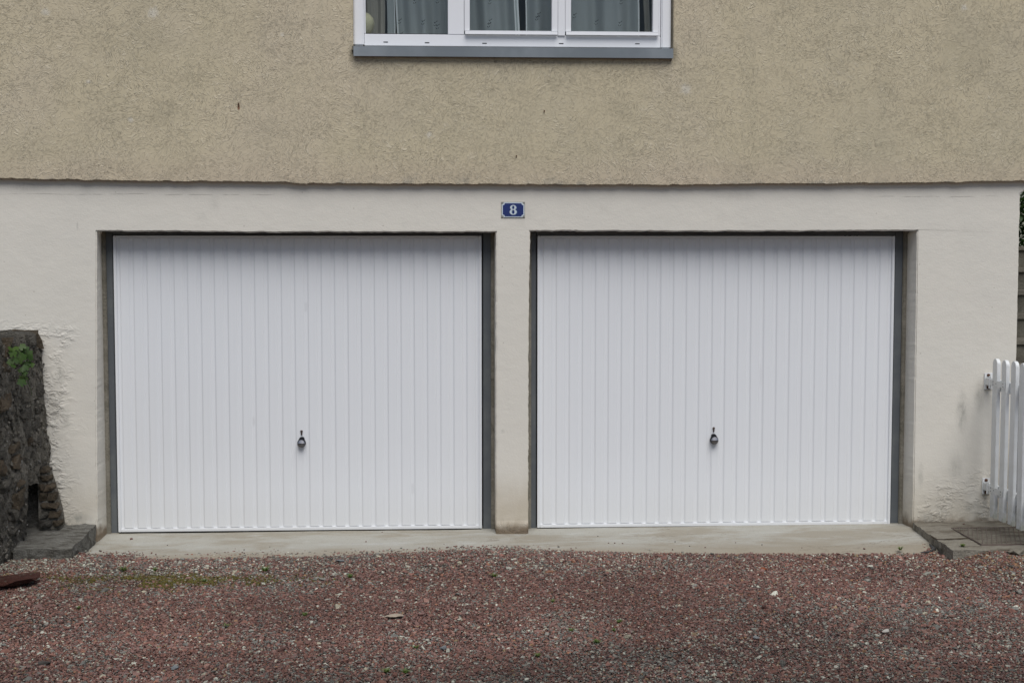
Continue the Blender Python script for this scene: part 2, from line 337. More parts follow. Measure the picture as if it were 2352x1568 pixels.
def tube_pts(bm, pts, r, seg=8):
    rings = []
    for i, p in enumerate(pts):
        p = Vector(p); t = (Vector(pts[min(i + 1, len(pts) - 1)]) - Vector(pts[max(i - 1, 0)])).normalized()
        u = t.orthogonal().normalized(); w2 = t.cross(u); rr = r[i] if isinstance(r, (list, tuple)) else r
        rings.append([bm.verts.new(p + (u * math.cos(2 * math.pi * k / seg) + w2 * math.sin(2 * math.pi * k / seg)) * rr) for k in range(seg)])
    for a, b in zip(rings, rings[1:]):
        for k in range(seg): bm.faces.new((a[k], a[(k + 1) % seg], b[(k + 1) % seg], b[k]))
    bm.faces.new(rings[0]); bm.faces.new(rings[-1])

# ================================================================ ground
def apron_z(x, y):
    z = -.012 + .012 * min(1, max(0, (x + 1) / 3))
    if x < -2.2: z -= .025 * min(1, (-2.2 - x) / .5) * max(0, min(1, 1 - (y - .05) / .12))
    t = max(0, min(1, -y / .7)); z -= .022 * t
    if y > .0: z += .004
    return z + .004 * noise.noise(Vector((x * 2.3, y * 4, 1))) + .0015 * noise.noise(Vector((x * 9, y * 12, 4)))
def edge_y(x):
    xs = [-4.5, -2.9, -2.62, -1.34, -.4, 0, .6, 1.43, 2.2, 2.63, 2.8]
    ys = [-.50, -.50, -.49, -.50, -.44, -.39, -.44, -.50, -.52, -.55, -.58]
    return float(np.interp(x, xs, ys)) + .018 * noise.noise(Vector((x * 3, 0, 5))) + .012 * noise.noise(Vector((x * 11, 0, 9)))
def ground_z(x, y):
    z = -.030 + .012 * noise.noise(Vector((x * .6, y * .6, 2))) + .006 * noise.noise(Vector((x * 2, y * 2, 8)))
    z += .072 * max(0, min(1, (x - 2.60) / .35)) * max(0, min(1, (y + 2.2) / 1.0))     # heaped against the slab
    z += .02 * max(0, min(1, (-2.3 - x) / .5)) * max(0, min(1, (y + 2.0) / 1.0))
    z += .012 * math.exp(-((x + .1) / .8) ** 2 - ((y + .62) / .3) ** 2)
    z -= .03 * max(0, (-3.2 - y)) * .3
    return z
def grid_mesh(name, xs, ys, f, mat, parent=None, smooth=True, skirt=None):
    nx, ny = len(xs), len(ys); vs = [(x, y, f(x, y)) for y in ys for x in xs]
    fs = [(j * nx + i, j * nx + i + 1, (j + 1) * nx + i + 1, (j + 1) * nx + i) for j in range(ny - 1) for i in range(nx - 1)]
    me = bpy.data.meshes.new(name); me.from_pydata(vs, [], fs); me.update()
    if smooth: me.polygons.foreach_set('use_smooth', [True] * len(me.polygons))
    return link(name, me, mat, parent)

gm = M('gritty soil', (.13, .085, .075), .95, spec=.2)
gm.mix(gm.ramp(gm.noise(1.2, 5, .6), .4, .65, 0, .8), (.10, .075, .065)); 
vv = N(gm.t, 'ShaderNodeTexVoronoi'); vv.inputs['Scale'].default_value = 90; gm.L(gm.co, vv.inputs['Vector'])
gm.mix(.45, vv.outputs['Color'], 'MULTIPLY'); gm.bump(vv.outputs['Distance'], .006)
xs = np.concatenate([np.array([-700., -200, -60, -20, -10, -6.5]), np.arange(-5, 6.01, .1), np.array([8., 12, 25, 70, 200, 700])])
ys = np.concatenate([np.array([-700., -200, -60, -25, -14, -9, -6.5]), np.arange(-5, 1.01, .1), np.array([6., 12, 30, 80, 200, 700])])
g = grid_mesh('ground', xs, ys, lambda x, y: (ground_z(x, y) if -5.2 < x < 6.2 and -5.2 < y < 1.2 else -.06) - .018 - (.06 if (y > edge_y(x) + .12 and -3.3 < x < 2.75) else 0) , gm.m)
kind(g, label='reddish gritty soil of the yard under the gravel')

ax = np.linspace(-3.4, 2.90, 127); 
def apron_mesh():
    vs, fs = [], []; nyy = 22
    for i, x in enumerate(ax):
        e = edge_y(x) - .10
        for j in range(nyy):
            y = .30 + (e - .30) * j / (nyy - 1); z = apron_z(x, y) - (.03 if j == nyy - 1 else .008 if j == nyy - 2 else 0); vs.append((x, y, z))
        vs.append((x, e, -.14))
    n = nyy + 1
    for i in range(len(ax) - 1):
        for j in range(n - 1): fs.append((i * n + j, i * n + j + 1, (i + 1) * n + j + 1, (i + 1) * n + j))
    me = bpy.data.meshes.new('concrete_apron'); me.from_pydata(vs, [], fs); me.update(); me.polygons.foreach_set('use_smooth', [True] * len(me.polygons))
    return me
kind(link('concrete_apron', apron_mesh(), 'apron'), label='pale concrete strip along the foot of both garage doors')

# ---------------------------------------------------------------- gravel
protos = bpy.data.collections.new('pebble shapes')
def pebble_mesh(seed, flat=.5, sub=1):
    r = random.Random(seed); bm = bmesh.new(); bmesh.ops.create_icosphere(bm, subdivisions=sub, radius=.5)
    o = Vector((seed * 3.1, seed, 0)); pl = [(Vector((r.gauss(0, 1), r.gauss(0, 1), r.gauss(0, 1))).normalized(), r.uniform(.24, .40)) for _ in range(7)]
    for vt in bm.verts:
        p = vt.co.copy(); p *= 1 + .5 * noise.noise(p * 2.2 + o)
        for n_, dd in pl:
            k = p.dot(n_)
            if k > dd: p -= n_ * (k - dd)
        vt.co = Vector((p.x * r.uniform(.95, 1.05), p.y, p.z))
    me = frombm('pebble', bm); return me
gv = M('gravel', (.2, .1, .09), .85, spec=.3)
at = N(gv.t, 'ShaderNodeAttribute', attribute_type='INSTANCER', attribute_name='scol')
gv.cur = at.outputs['Color']; gv.mix(gv.ramp(gv.noise(3, 4, .6), .4, .7, 0, .3), (.12, .10, .09)); gv.bump(gv.noise(4, 4, .7), .15, .5)
for i in range(12):
    o = bpy.data.objects.new('pebble shape', pebble_mesh(i + 1)); o.data.materials.append(gv.m); protos.objects.link(o)

def scatter(name, pos, rot, scl, colr, label):
    n = len(pos); me = bpy.data.meshes.new(name); me.vertices.add(n); me.vertices.foreach_set('co', pos.astype(np.float32).ravel())
    for nm, arr in (('srot', rot), ('sscl', scl)):
        a = me.attributes.new(nm, 'FLOAT_VECTOR', 'POINT'); a.data.foreach_set('vector', arr.astype(np.float32).ravel())
    a = me.attributes.new('scol', 'FLOAT_COLOR', 'POINT'); a.data.foreach_set('color', np.c_[colr, np.ones(n)].astype(np.float32).ravel())
    a = me.attributes.new('sidx', 'INT', 'POINT'); a.data.foreach_set('value', rng.integers(0, 12, n).astype(np.int32))
    o = link(name, me, gv.m)
    ng = bpy.data.node_groups.new('scatter ' + name, 'GeometryNodeTree')
    ng.interface.new_socket('Geometry', in_out='INPUT', socket_type='NodeSocketGeometry'); ng.interface.new_socket('Geometry', in_out='OUTPUT', socket_type='NodeSocketGeometry')
    gi = ng.nodes.new('NodeGroupInput'); go = ng.nodes.new('NodeGroupOutput'); ci = ng.nodes.new('GeometryNodeCollectionInfo')
    ci.inputs['Collection'].default_value = protos; ci.inputs['Separate Children'].default_value = True; ci.inputs['Reset Children'].default_value = True
    ip = ng.nodes.new('GeometryNodeInstanceOnPoints'); ip.inputs['Pick Instance'].default_value = True
    def attr(nm, t):
        q = ng.nodes.new('GeometryNodeInputNamedAttribute'); q.data_type = t; q.inputs['Name'].default_value = nm; return q.outputs['Attribute']
    ng.links.new(gi.outputs[0], ip.inputs['Points']); ng.links.new(ci.outputs[0], ip.inputs['Instance'])
    ng.links.new(attr('sidx', 'INT'), ip.inputs['Instance Index'])
    er = ng.nodes.new('FunctionNodeEulerToRotation'); ng.links.new(attr('srot', 'FLOAT_VECTOR'), er.inputs[0]); ng.links.new(er.outputs[0], ip.inputs['Rotation'])
    ng.links.new(attr('sscl', 'FLOAT_VECTOR'), ip.inputs['Scale']); ng.links.new(ip.outputs[0], go.inputs[0])
    md = o.modifiers.new('scatter', 'NODES'); md.node_group = ng
    return kind(o, 'stuff', label)

def vnoise(x, y, sc, seed):
    r = np.random.default_rng(seed); T = r.random((64, 64)); u = (x * sc) % 64; q = (y * sc) % 64
    i = u.astype(int) % 64; j = q.astype(int) % 64; fu = u - np.floor(u); fv = q - np.floor(q); fu = fu * fu * (3 - 2 * fu); fv = fv * fv * (3 - 2 * fv)
    a = T[i, j] * (1 - fu) + T[(i + 1) % 64, j] * fu; b = T[i, (j + 1) % 64] * (1 - fu) + T[(i + 1) % 64, (j + 1) % 64] * fu
    return a * (1 - fv) + b * fv
PINK = np.array([[.215, .098, .082], [.25, .115, .095], [.185, .085, .075], [.27, .145, .125], [.16, .08, .072], [.235, .13, .12], [.20, .115, .11]])
GREY = np.array([[.22, .20, .19], [.17, .16, .155], [.28, .26, .24], [.12, .11, .105]])
PALE = np.array([[.42, .37, .32], [.36, .31, .25], [.55, .52, .47], [.38, .35, .32]])
ORNG = np.array([[.28, .15, .085], [.27, .18, .105], [.29, .13, .085]])
def stone_cols(x, y, grit=False):
    n = len(x); c = PINK[rng.integers(0, len(PINK), n)]; u = rng.random(n)
    gz = .09 + .26 * np.clip((vnoise(x + 7, y + 3, 1.1, 3) - .5) * 3, 0, 1) + .22 * np.clip((vnoise(x + 1, y + 9, 2.6, 5) - .62) * 3, 0, 1)
    # darker, greyer grit where wheels have worn the gravel thin, near the bottom of the picture
    gz += .30 * np.clip((-2.35 - y) / .7, 0, 1) * np.clip((vnoise(x + 3, y * 2.2, .9, 8) - .30) * 3, 0, 1)
    pz = .07 + .10 * np.clip((vnoise(x + 11, y + 5, 1.7, 4) - .55) * 3, 0, 1) + .25 * np.clip((-2.55 - x) / .5, 0, 1) * np.clip((y + 1.1) / .3, 0, 1) * 1.2
    pz += .08 * np.exp(-((y + .8) / .25) ** 2)
    k = u < gz; c[k] = GREY[rng.integers(0, 4, k.sum())]
    k = (u > 1 - pz); c[k] = PALE[rng.integers(0, 4, k.sum())]
    oz = .022 + .30 * np.clip((x - 2.5) / .5, 0, 1) * np.clip((y + 1.7) / .6, 0, 1)
    k = (u > gz) & (u < gz + oz); c[k] = ORNG[rng.integers(0, 3, k.sum())]
    c = c * np.clip(rng.normal(1, .15, n), .5, 1.5)[:, None]
    sh = .80 + .42 * vnoise(x, y, 1.6, 12) ; sh *= 1 - .38 * np.clip((-2.5 - y) / .6, 0, 1) * np.clip((vnoise(x + 5, y * 2.5, 1.3, 15) - .2) * 2, 0, 1)
    ms = np.exp(-(((x + 2.1) / .55) ** 2 + ((y + 1.12) / .17) ** 2)) * np.clip((vnoise(x, y, 6, 31) - .2) * 2, 0, 1)
    k = rng.random(n) < ms * .8; c[k] = c[k] * .35 + np.array([.095, .085, .02]) * .65
    if grit: c = c * .75
    return c * sh[:, None] * np.array([1.16, 1.23, 1.14])
def gravel(sp, x0, x1, y0, y1, size, jit=.5):
    nx, ny = int((x1 - x0) / sp), int((y1 - y0) / sp); X, Y = np.meshgrid(np.arange(nx), np.arange(ny)); X = X + (Y % 2) * .5
    X = x0 + (X.ravel() + rng.uniform(-jit, jit, X.size)) * sp; Y = y0 + (Y.ravel() + rng.uniform(-jit, jit, X.size)) * sp
    ey = np.array([edge_y(q) for q in np.linspace(x0, x1, 400)]); e = np.interp(X, np.linspace(x0, x1, 400), ey)
    keep = (Y < e - .005 + .06 * (vnoise(X + 40, Y, 4, 77) - .5) + .15 * (rng.random(X.size) ** 2.2) * (rng.random(X.size) < .45))
    keep &= ~((X > 2.70) & (Y > -.905)); keep &= ~((X < -2.80) & (Y > -.605) & (X > -3.2)); keep &= ~((X < -3.19))| (Y < -2.35)
    wear = 1 - .35 * np.clip((vnoise(X + 2, Y * 1.5, 1.2, 22) - .55) * 3, 0, 1); keep &= rng.random(X.size) < wear
    X, Y = X[keep], Y[keep]; n = len(X)
    Z = np.array([ground_z(a, b) for a, b in zip(X, Y)]) if n < 60000 else None
    if Z is None:
        gx, gy = np.linspace(x0 - .1, x1 + .1, 300), np.linspace(y0 - .1, y1 + .1, 200)
        T = np.array([[ground_z(a, b) for a in gx] for b in gy]); fx = (X - gx[0]) / (gx[1] - gx[0]); fy = (Y - gy[0]) / (gy[1] - gy[0]); i = fx.astype(int); j = fy.astype(int); a = fx - i; b = fy - j
        Z = T[j, i] * (1 - a) * (1 - b) + T[j, i + 1] * a * (1 - b) + T[j + 1, i] * (1 - a) * b + T[j + 1, i + 1] * a * b
    s = size * np.clip(rng.lognormal(0, .33, n), .45, 2.2)
    Ee = np.interp(X, np.linspace(x0, x1, 400), ey); Z = Z - .008 + rng.random(n) * .008 + .006 * np.clip((Y - Ee + .01) / .04, 0, 1)
    scl = np.c_[s * rng.uniform(.9, 1.35, n), s * rng.uniform(.7, 1.05, n), s * rng.uniform(.38, .75, n)]
    rot = np.c_[rng.normal(0, .28, n), rng.normal(0, .28, n), rng.uniform(0, 6.28, n)]
    return np.c_[X, Y, Z], rot, scl
AX0, AX1, AY0 = -4.2, 4.6, -4.4
a = gravel(0.0118, AX0, AX1, AY0, -.30, .0142); ca = stone_cols(a[0][:, 0], a[0][:, 1])
b = gravel(.0110, AX0, AX1, AY0, -.30, .0085); cb = stone_cols(b[0][:, 0], b[0][:, 1], True)
c = gravel(.085, AX0, AX1, AY0, -.45, .026); cc = stone_cols(c[0][:, 0], c[0][:, 1]); c[0][:, 2] += .003
scatter('gravel', *[np.vstack(q) for q in zip(a, b, c)], np.vstack([ca, cb, cc]), 'dusty red, grey and pale gravel covering the yard')

# ---------------------------------------------------------------- moss
nm = 5200; mx = rng.normal(-2.1, .38, nm); my = rng.normal(-1.16, .10, nm); k = vnoise(mx * 1, my * 1.6, 7, 31) > .52 - .3 * np.exp(-((mx + 2.15) / .2) ** 2); mx, my = mx[k], my[k]; nm = len(mx)
mz = np.array([ground_z(p, q) for p, q in zip(mx, my)]) + -.002 + rng.random(nm) * .004
ms = rng.uniform(.008, .018, nm); mc = np.array([.115, .088, .014]) * rng.uniform(.6, 1.4, nm)[:, None] + np.array([.0, .02, 0]) * rng.random(nm)[:, None]
scatter('moss', np.c_[mx, my, mz], np.c_[rng.normal(0, .3, nm), rng.normal(0, .3, nm), rng.uniform(0, 6.3, nm)], np.c_[ms, ms, ms * .35], mc, 'ochre green moss patch in the gravel before the left garage door')

# ================================================================ the house
house = thing('house', 'house front with beige roughcast above a cream plastered garage storey', 'house')
TOPZ = 2.50
pl = [(-5.2, -.2), (-2.787, -.2), (-2.787, -.06), (-2.776, .685), (-2.750, 2.044), (-1.5, 2.037), (-.108, 2.040), (-.110, -.06), (-.110, -.2), (.110, -.2), (.110, -.06), (.112, 1.4), (.122, 2.046),
      (1.4, 2.044), (2.768, 2.050), (2.772, .7), (2.776, -.06), (2.776, -.2), (3.480, -.2), (3.478, 2.303), (3.56, 2.36), (3.56, TOPZ), (-5.2, TOPZ)]
am = [0, 0, .0022, .0022, .003, .003, .0025, 0, 0, 0, .003, .003, .003, .003, .0022, .0022, 0, 0, .002, .003, 0, 0, 0]
slab_poly('lower_wall', rough_poly(pl, am, .022), [], 0, .157, 'plaster', house, .007, lambda x, z: -2.759 if (-2.80 < x < -2.73 and z < 2.03) else 2.755 if (2.74 < x < 2.80 and z < 2.03) else -.112 if -.13 < x < -.09 and z < 2.03 else .116 if .09 < x < .14 and z < 2.03 else x)
# bare cement between plaster and steel frame, round both openings
def _px(px): return P(px, 700, .158)[0]
for (a0, a1) in ((-2.86, _px(245)), (_px(1127.5), -.05), (.05, _px(1220.5)), (_px(2073), 2.85)):
    box('cement_margin', (a0, .1575, -.12), (a1, .24, 2.09), 'margin', house, .005)
# steel frames: two posts and a head
for (x0, x1, fl, fr_) in ((-2.682, -.197, .070, .080), (.183, 2.666, .070, .095)):
    bm = bmesh.new()
    add_box(bm, (x0 - fl, .175, -.08), (x0 - .007, .232, 2.10), .004); add_box(bm, (x1 + .007, .175, -.08), (x1 + fr_, .232, 2.10), .004)
    add_box(bm, (x0 - .006, .166, 2.021), (x1 + .006, .231, 2.10), .003)
    link('door_frame', frombm('door_frame', bm), 'steel', house)

def slat_mesh(wid, h):
    pr = [(0, .0), (.003, -.001), (.0095, -.0056), (.012, -.0064), (wid - .012, -.0064), (wid - .0095, -.0056), (wid - .003, -.001), (wid, 0)]
    bm = bmesh.new(); cr = .004
    lo = [bm.verts.new((x, y, 0)) for x, y in pr]; hi = [bm.verts.new((x, y, h)) for x, y in pr]
    for i in range(len(pr) - 1):
        f = bm.faces.new((lo[i], lo[i + 1], hi[i + 1], hi[i])); f.smooth = False
    bm.faces.new(lo); bm.faces.new(hi[::-1]); bm.faces.new((lo[0], hi[0], hi[-1], lo[-1]))
    return frombm('slat', bm)
def garage_door(x0, x1, z0, z1, hx, hz, kx, kz, lean):
    W_ = x1 - x0; n = 27
    gd = box('garage_door', (x0 + .002, .166, z0 + .003), (x1 - .002, .19, z1 - .003), 'white', house)
    s = .026; inner = W_ - 2 * s; pitch = inner / n; me = slat_mesh(pitch * .79, z1 - z0 - .027 - .020); me.materials.append(MAT['white'])
    for i in range(n):
        o = bpy.data.objects.new('slat', me); COL.objects.link(o); o.parent = gd; o.location = (x0 + s + pitch * (i + .10), .1655, z0 + .027)
        if i in (3, 9, 17, 22): o.location.y += random.uniform(-.0006, .0006)
    bm = bmesh.new(); t = .0185
    add_box(bm, (x0, .1525, z0), (x0 + t, .176, z1), .003); add_box(bm, (x1 - t, .1525, z0), (x1, .176, z1), .003)
    add_box(bm, (x0 + t + .0005, .153, z0 + .0005), (x1 - t - .0005, .176, z0 + .0235), .003); add_box(bm, (x0 + t + .0005, .153, z1 - .014), (x1 - t - .0005, .176, z1 - .0005), .003)
    link('edge_frame', frombm('edge_frame', bm), 'white', gd)
    bm = bmesh.new(); add_box(bm, (x0 + .004, .168, z0 - .006), (x1 - .004, .180, z0 + .002)); link('bottom_seal', frombm('bottom_seal', bm), 'rubber', gd)
    # teardrop housing: round at the knob, narrower shoulder above, tipped a little
    pts = []
    for k in range(26):
        an = R(-222 + 264 * k / 25); pts.append((.0295 * math.cos(an), .0295 * math.sin(an)))
    pts += [(.0175 + lean, .036), (.012 + lean, .0415), (.002 + lean, .044), (-.008 + lean, .042), (-.0155 + lean, .036)]
    bm = bmesh.new(); rings = []
    for (sc, yy) in ((1.0, .1555), (1.0, .146), (.94, .1415)):
        rings.append([bm.verts.new((hx + p[0] * sc, yy, hz + p[1] * sc)) for p in pts])
    for a_, b_ in zip(rings, rings[1:]):
        for k in range(len(pts)): bm.faces.new((a_[k], a_[(k + 1) % len(pts)], b_[(k + 1) % len(pts)], b_[k]))
    bm.faces.new(rings[-1]); bm.faces.new(rings[0][::-1]); link('handle_housing', frombm('handle_housing', bm, False), 'black', gd)
    # knob: domed face split by a grip ridge; the lower half leans back under it
    bm = bmesh.new(); rk = .0252
    lathe(bm, [(.018, .142), (rk, .138), (rk, .124), (rk * .97, .1215)], 32, 'y', (hx, 0, hz))
    kn = link('knob', frombm('knob', bm), 'black', gd)
    for (sg, mt, tilt) in ((1, 'chrome', .006), (-1, 'chrome2', .004)):
        bm = bmesh.new(); rim = []
        for k in range(17):
            an = math.pi * k / 16; rim.append((rk * .96 * math.cos(an), rk * .96 * math.sin(an) * sg))
        cen = [bm.verts.new((hx + rk * .96 * math.cos(math.pi * k / 16), .121 - tilt * math.sin(math.pi * k / 16), hz + sg * .0012)) for k in range(17)]
        rv = [bm.verts.new((hx + p[0], .1215, hz + p[1] + sg * .0002)) for p in rim]
        for k in range(16): bm.faces.new((cen[k], cen[k + 1], rv[k + 1], rv[k]))
        link('knob_face', frombm('knob_face', bm, True), mt, gd)
    bm = bmesh.new(); add_box(bm, (hx - rk * .8, .1135, hz - .0016), (hx + rk * .8, .124, hz + .0016), .0006); link('grip_ridge', frombm('grip_ridge', bm), 'black', gd)
    # keyhole cover: round head above a narrow tongue
    bm = bmesh.new(); lathe(bm, [(.0085, .156), (.0085, .151), (.006, .149)], 18, 'y', (kx, 0, kz)); add_box(bm, (kx - .0052, .1515, kz - .0265), (kx + .0052, .156, kz - .004), .001)
    link('keyhole_cover', frombm('keyhole_cover', bm), 'brownmetal', gd)
    for (sx, sz) in ((x0 + .009, z0 + .05), (x1 - .009, z0 + .05), (x0 + .05, z0 + .012), (x1 - .05, z0 + .012)):
        bm = bmesh.new(); lathe(bm, [(.0032, .154), (.0028, .1512)], 10, 'y', (sx, 0, sz)); link('rivet', frombm('rivet', bm), 'pvc', gd)
    return gd
for (x0, x1, hp, kp, lean) in ((-2.680, -.200, (692, 1018), (692.5, 990), .002), (.183, 2.6655, (1641.5, 1011), (1639.6, 983), -.005)):
    hx, hz = P(*hp, .13); kx, kz = P(*kp, .15); garage_door(x0, x1, .001, 2.0165, hx, hz, kx, kz, lean)

# upper wall with the window opening
WX0, WZ0 = P(811, 110, -.045); WX1 = P(1547, 110, -.045)[0]; WZ0 = P(1176, 118, -.045)[1]; WTOP = 4.48
ov = [P(-700, 404, -.045), P(0, 410, -.045), P(300, 416, -.045), P(655, 418, -.045), P(690, 423, -.045), P(725, 421.5, -.045), P(1176, 424, -.045), P(1560, 425, -.045), P(1720, 423, -.045), P(2100, 420, -.045), P(2352, 416, -.045), P(2520, 413, -.045)]
ol = []
for i in range(len(ov) - 1): ol += rough_line(ov[i], ov[i + 1], .018, .0045)
ol += [tuple(ov[-1]), (ov[-1][0], 5.3), (ov[0][0], 5.3)]
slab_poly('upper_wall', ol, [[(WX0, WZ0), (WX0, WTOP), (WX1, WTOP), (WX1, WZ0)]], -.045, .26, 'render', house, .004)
# the rest of the shell
xr = ov[-1][0]; xl = ov[0][0]
box('side_wall', (-5.2, .158, -.2), (-4.95, 7, 2.5), 'plaster', house); box('side_wall', (3.30, .1575, -.2), (3.478, 7, 2.5), 'plaster', house)
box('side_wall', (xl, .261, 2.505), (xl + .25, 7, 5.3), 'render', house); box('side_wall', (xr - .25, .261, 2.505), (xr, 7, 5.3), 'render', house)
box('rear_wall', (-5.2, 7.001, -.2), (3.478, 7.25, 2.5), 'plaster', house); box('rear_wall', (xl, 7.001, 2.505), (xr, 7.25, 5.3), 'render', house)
box('ceiling', (xl + .26, .262, 2.51), (xr - .26, 6.99, 2.70), 'dark', house); box('ceiling', (-4.94, .25, 2.2), (3.29, 6.99, 2.40), 'dark', house)
box('lintel_beam', (-2.9, .24, 2.08), (2.9, .255, 2.19), 'dark', house)
bm = bmesh.new(); q = [(-.35, 5.30), (3.6, 6.9), (7.6, 5.30), (7.6, 5.42), (3.6, 7.05), (-.35, 5.42)]
A_ = [bm.verts.new((xl - .2, y, z)) for y, z in q]; B_ = [bm.verts.new((xr + .2, y, z)) for y, z in q]
for i in range(6): bm.faces.new((A_[i], A_[(i + 1) % 6], B_[(i + 1) % 6], B_[i]))
bm.faces.new((A_[0], A_[1], A_[4], A_[5])); bm.faces.new((A_[1], A_[2], A_[3], A_[4])); bm.faces.new((B_[0], B_[1], B_[4], B_[5])); bm.faces.new((B_[1], B_[2], B_[3], B_[4]))
link('roof', frombm('roof', bm), 'roof', house)

# window ------------------------------------------------------------
def wx(px, Y=.0): return P(px, 90, Y)[0]
def wz(py, Y=.0): return P(1176, py, Y)[1]
ZT = WTOP - .002
bm = bmesh.new()
add_box(bm, (wx(811.5), -.005, wz(107.5)), (wx(836), .07, ZT), .008); add_box(bm, (wx(1518.5), -.005, wz(109.5)), (wx(1540.5), .07, ZT), .008)
add_box(bm, (wx(836.5), .012, wz(107.5)), (wx(1518), .07, wz(80.5)), .003)                          # bottom rail
add_box(bm, (wx(836.5), .0135, wz(80)), (wx(839.5), .07, ZT), .002)
add_box(bm, (wx(1029), .012, wz(80)), (wx(1066), .07, ZT), .002)                                    # fixed mullion
add_box(bm, (wx(1513), .016, wz(80)), (wx(1517.8), .07, ZT), .002)
add_box(bm, (wx(840), .0128, ZT - .07), (wx(1512), .07, ZT - .001), .003)
win = link('window', frombm('window', bm), 'pvc', house)
# right edge of the reveal is bare render: small strip
box('reveal_strip', (wx(1541.5), -.012, wz(110)), (WX1 - .0005, .06, ZT), 'margin', win)
for (s0, g0, g1, s1, mid) in ((1066.8, 1079, 1267.5, 1281, 0), (1298.5, 1311.5, 1499.5, 1512.5, 1)):
    bm = bmesh.new(); zb = wz(79.5); gz = wz(71)
    add_box(bm, (wx(s0), .002, zb + .02), (wx(g0), .06, ZT - .075), .003); add_box(bm, (wx(g1), .002, zb + .02), (wx(s1), .06, ZT - .075), .003)
    add_box(bm, (wx(g0) + .0005, .0025, zb + .02), (wx(g1) - .0005, .06, gz), .002); add_box(bm, (wx(g0) + .0005, .0025, ZT - .14), (wx(g1) - .0005, .06, ZT - .077), .003)
    link('sash', frombm('sash', bm), 'pvc', win)
    x0, x1 = wx(s0 + 1.5), wx(s1 - .7)
    o = prism('weather_bar', [(0, 0), (.0, .0)] and [(x0, wz(80.2)), (x1, wz(80.2)), (x1, wz(73.2)), (x0, wz(73.2))], -.016, .0, 'pvc', win)
    for vt in o.data.vertices:
        if vt.co.y < -.01 and vt.co.z > wz(76): vt.co.y = -.0135
bm = bmesh.new(); add_box(bm, (wx(1281.6), .0, wz(82)), (wx(1297.8), .058, ZT - .076), .003); link('astragal', frombm('astragal', bm), 'pvc', win)
for (g0, g1, yb) in ((839.8, 1028.8, 79.8), (1079.2, 1267.3, 71), (1311.7, 1499.3, 71.2)):
    o = box('pane', (wx(g0), .034, wz(yb)), (wx(g1), .040, ZT - .08), 'glass', win)
    box('gasket', (wx(g0), .026, wz(yb) + .0002), (wx(g1), .0335, wz(yb) + .004), 'rubber', win)
for (px, py) in ((886, 97), (981, 98.5), (1113, 100), (1289, 100.5), (1464, 101)):
    x, z = P(px, py, .01); box('drain_slot', (x - .015, .0105, z - .0028), (x + .015, .0125, z + .0028), 'black', win)
# flashing sill with a folded top and end upturns
sx0, sx1 = P(812, 120, -.08)[0], P(1546.5, 120, -.08)[0]; sz0, sz1 = wz(131.7, -.08), wz(109, -.08)
bm = bmesh.new(); add_box(bm, (sx0, -.082, sz0), (sx1, -.079, sz1 - .0005), 0); add_box(bm, (sx0 + .0005, -.0785, sz1 - .004), (sx1 - .0005, .011, sz1), 0)
add_box(bm, (sx0 + .001, -.0785, sz0 + .0005), (sx1 - .001, -.046, sz0 + .0035), 0)
for xx in (sx0 + .0005, sx1 - .0035): add_box(bm, (xx, -.0785, sz0 + .004), (xx + .003, -.046, sz1 - .005), 0)
link('window_sill', frombm('window_sill', bm), 'zinc', house)
bm = bmesh.new(); add_box(bm, (sx0 - .012, -.07, sz1 - .028), (sx0 - .001, -.040, sz1 + .004), .003); link('sealant', frombm('sealant', bm), 'margin', house)
bm = bmesh.new(); add_box(bm, (WX0 + .004, .0715, wz(80.5) - .02), (WX1 - .004, .30, wz(80.5)), .004); link('inner_sill', frombm('inner_sill', bm), 'room', house)

# room behind the window
rm_ = [('room_wall', (-2.6, 2.8, 2.702), (2.6, 2.9, 5.2)), ('room_wall', (-2.7, .27, 2.702), (-2.601, 2.79, 5.2)), ('room_wall', (2.601, .27, 2.702), (2.7, 2.79, 5.2)), ('room_ceiling', (-2.7, .27, 5.201), (2.7, 2.9, 5.25))]
for nm_, a_, b_ in rm_: box(nm_, a_, b_, 'room', house)

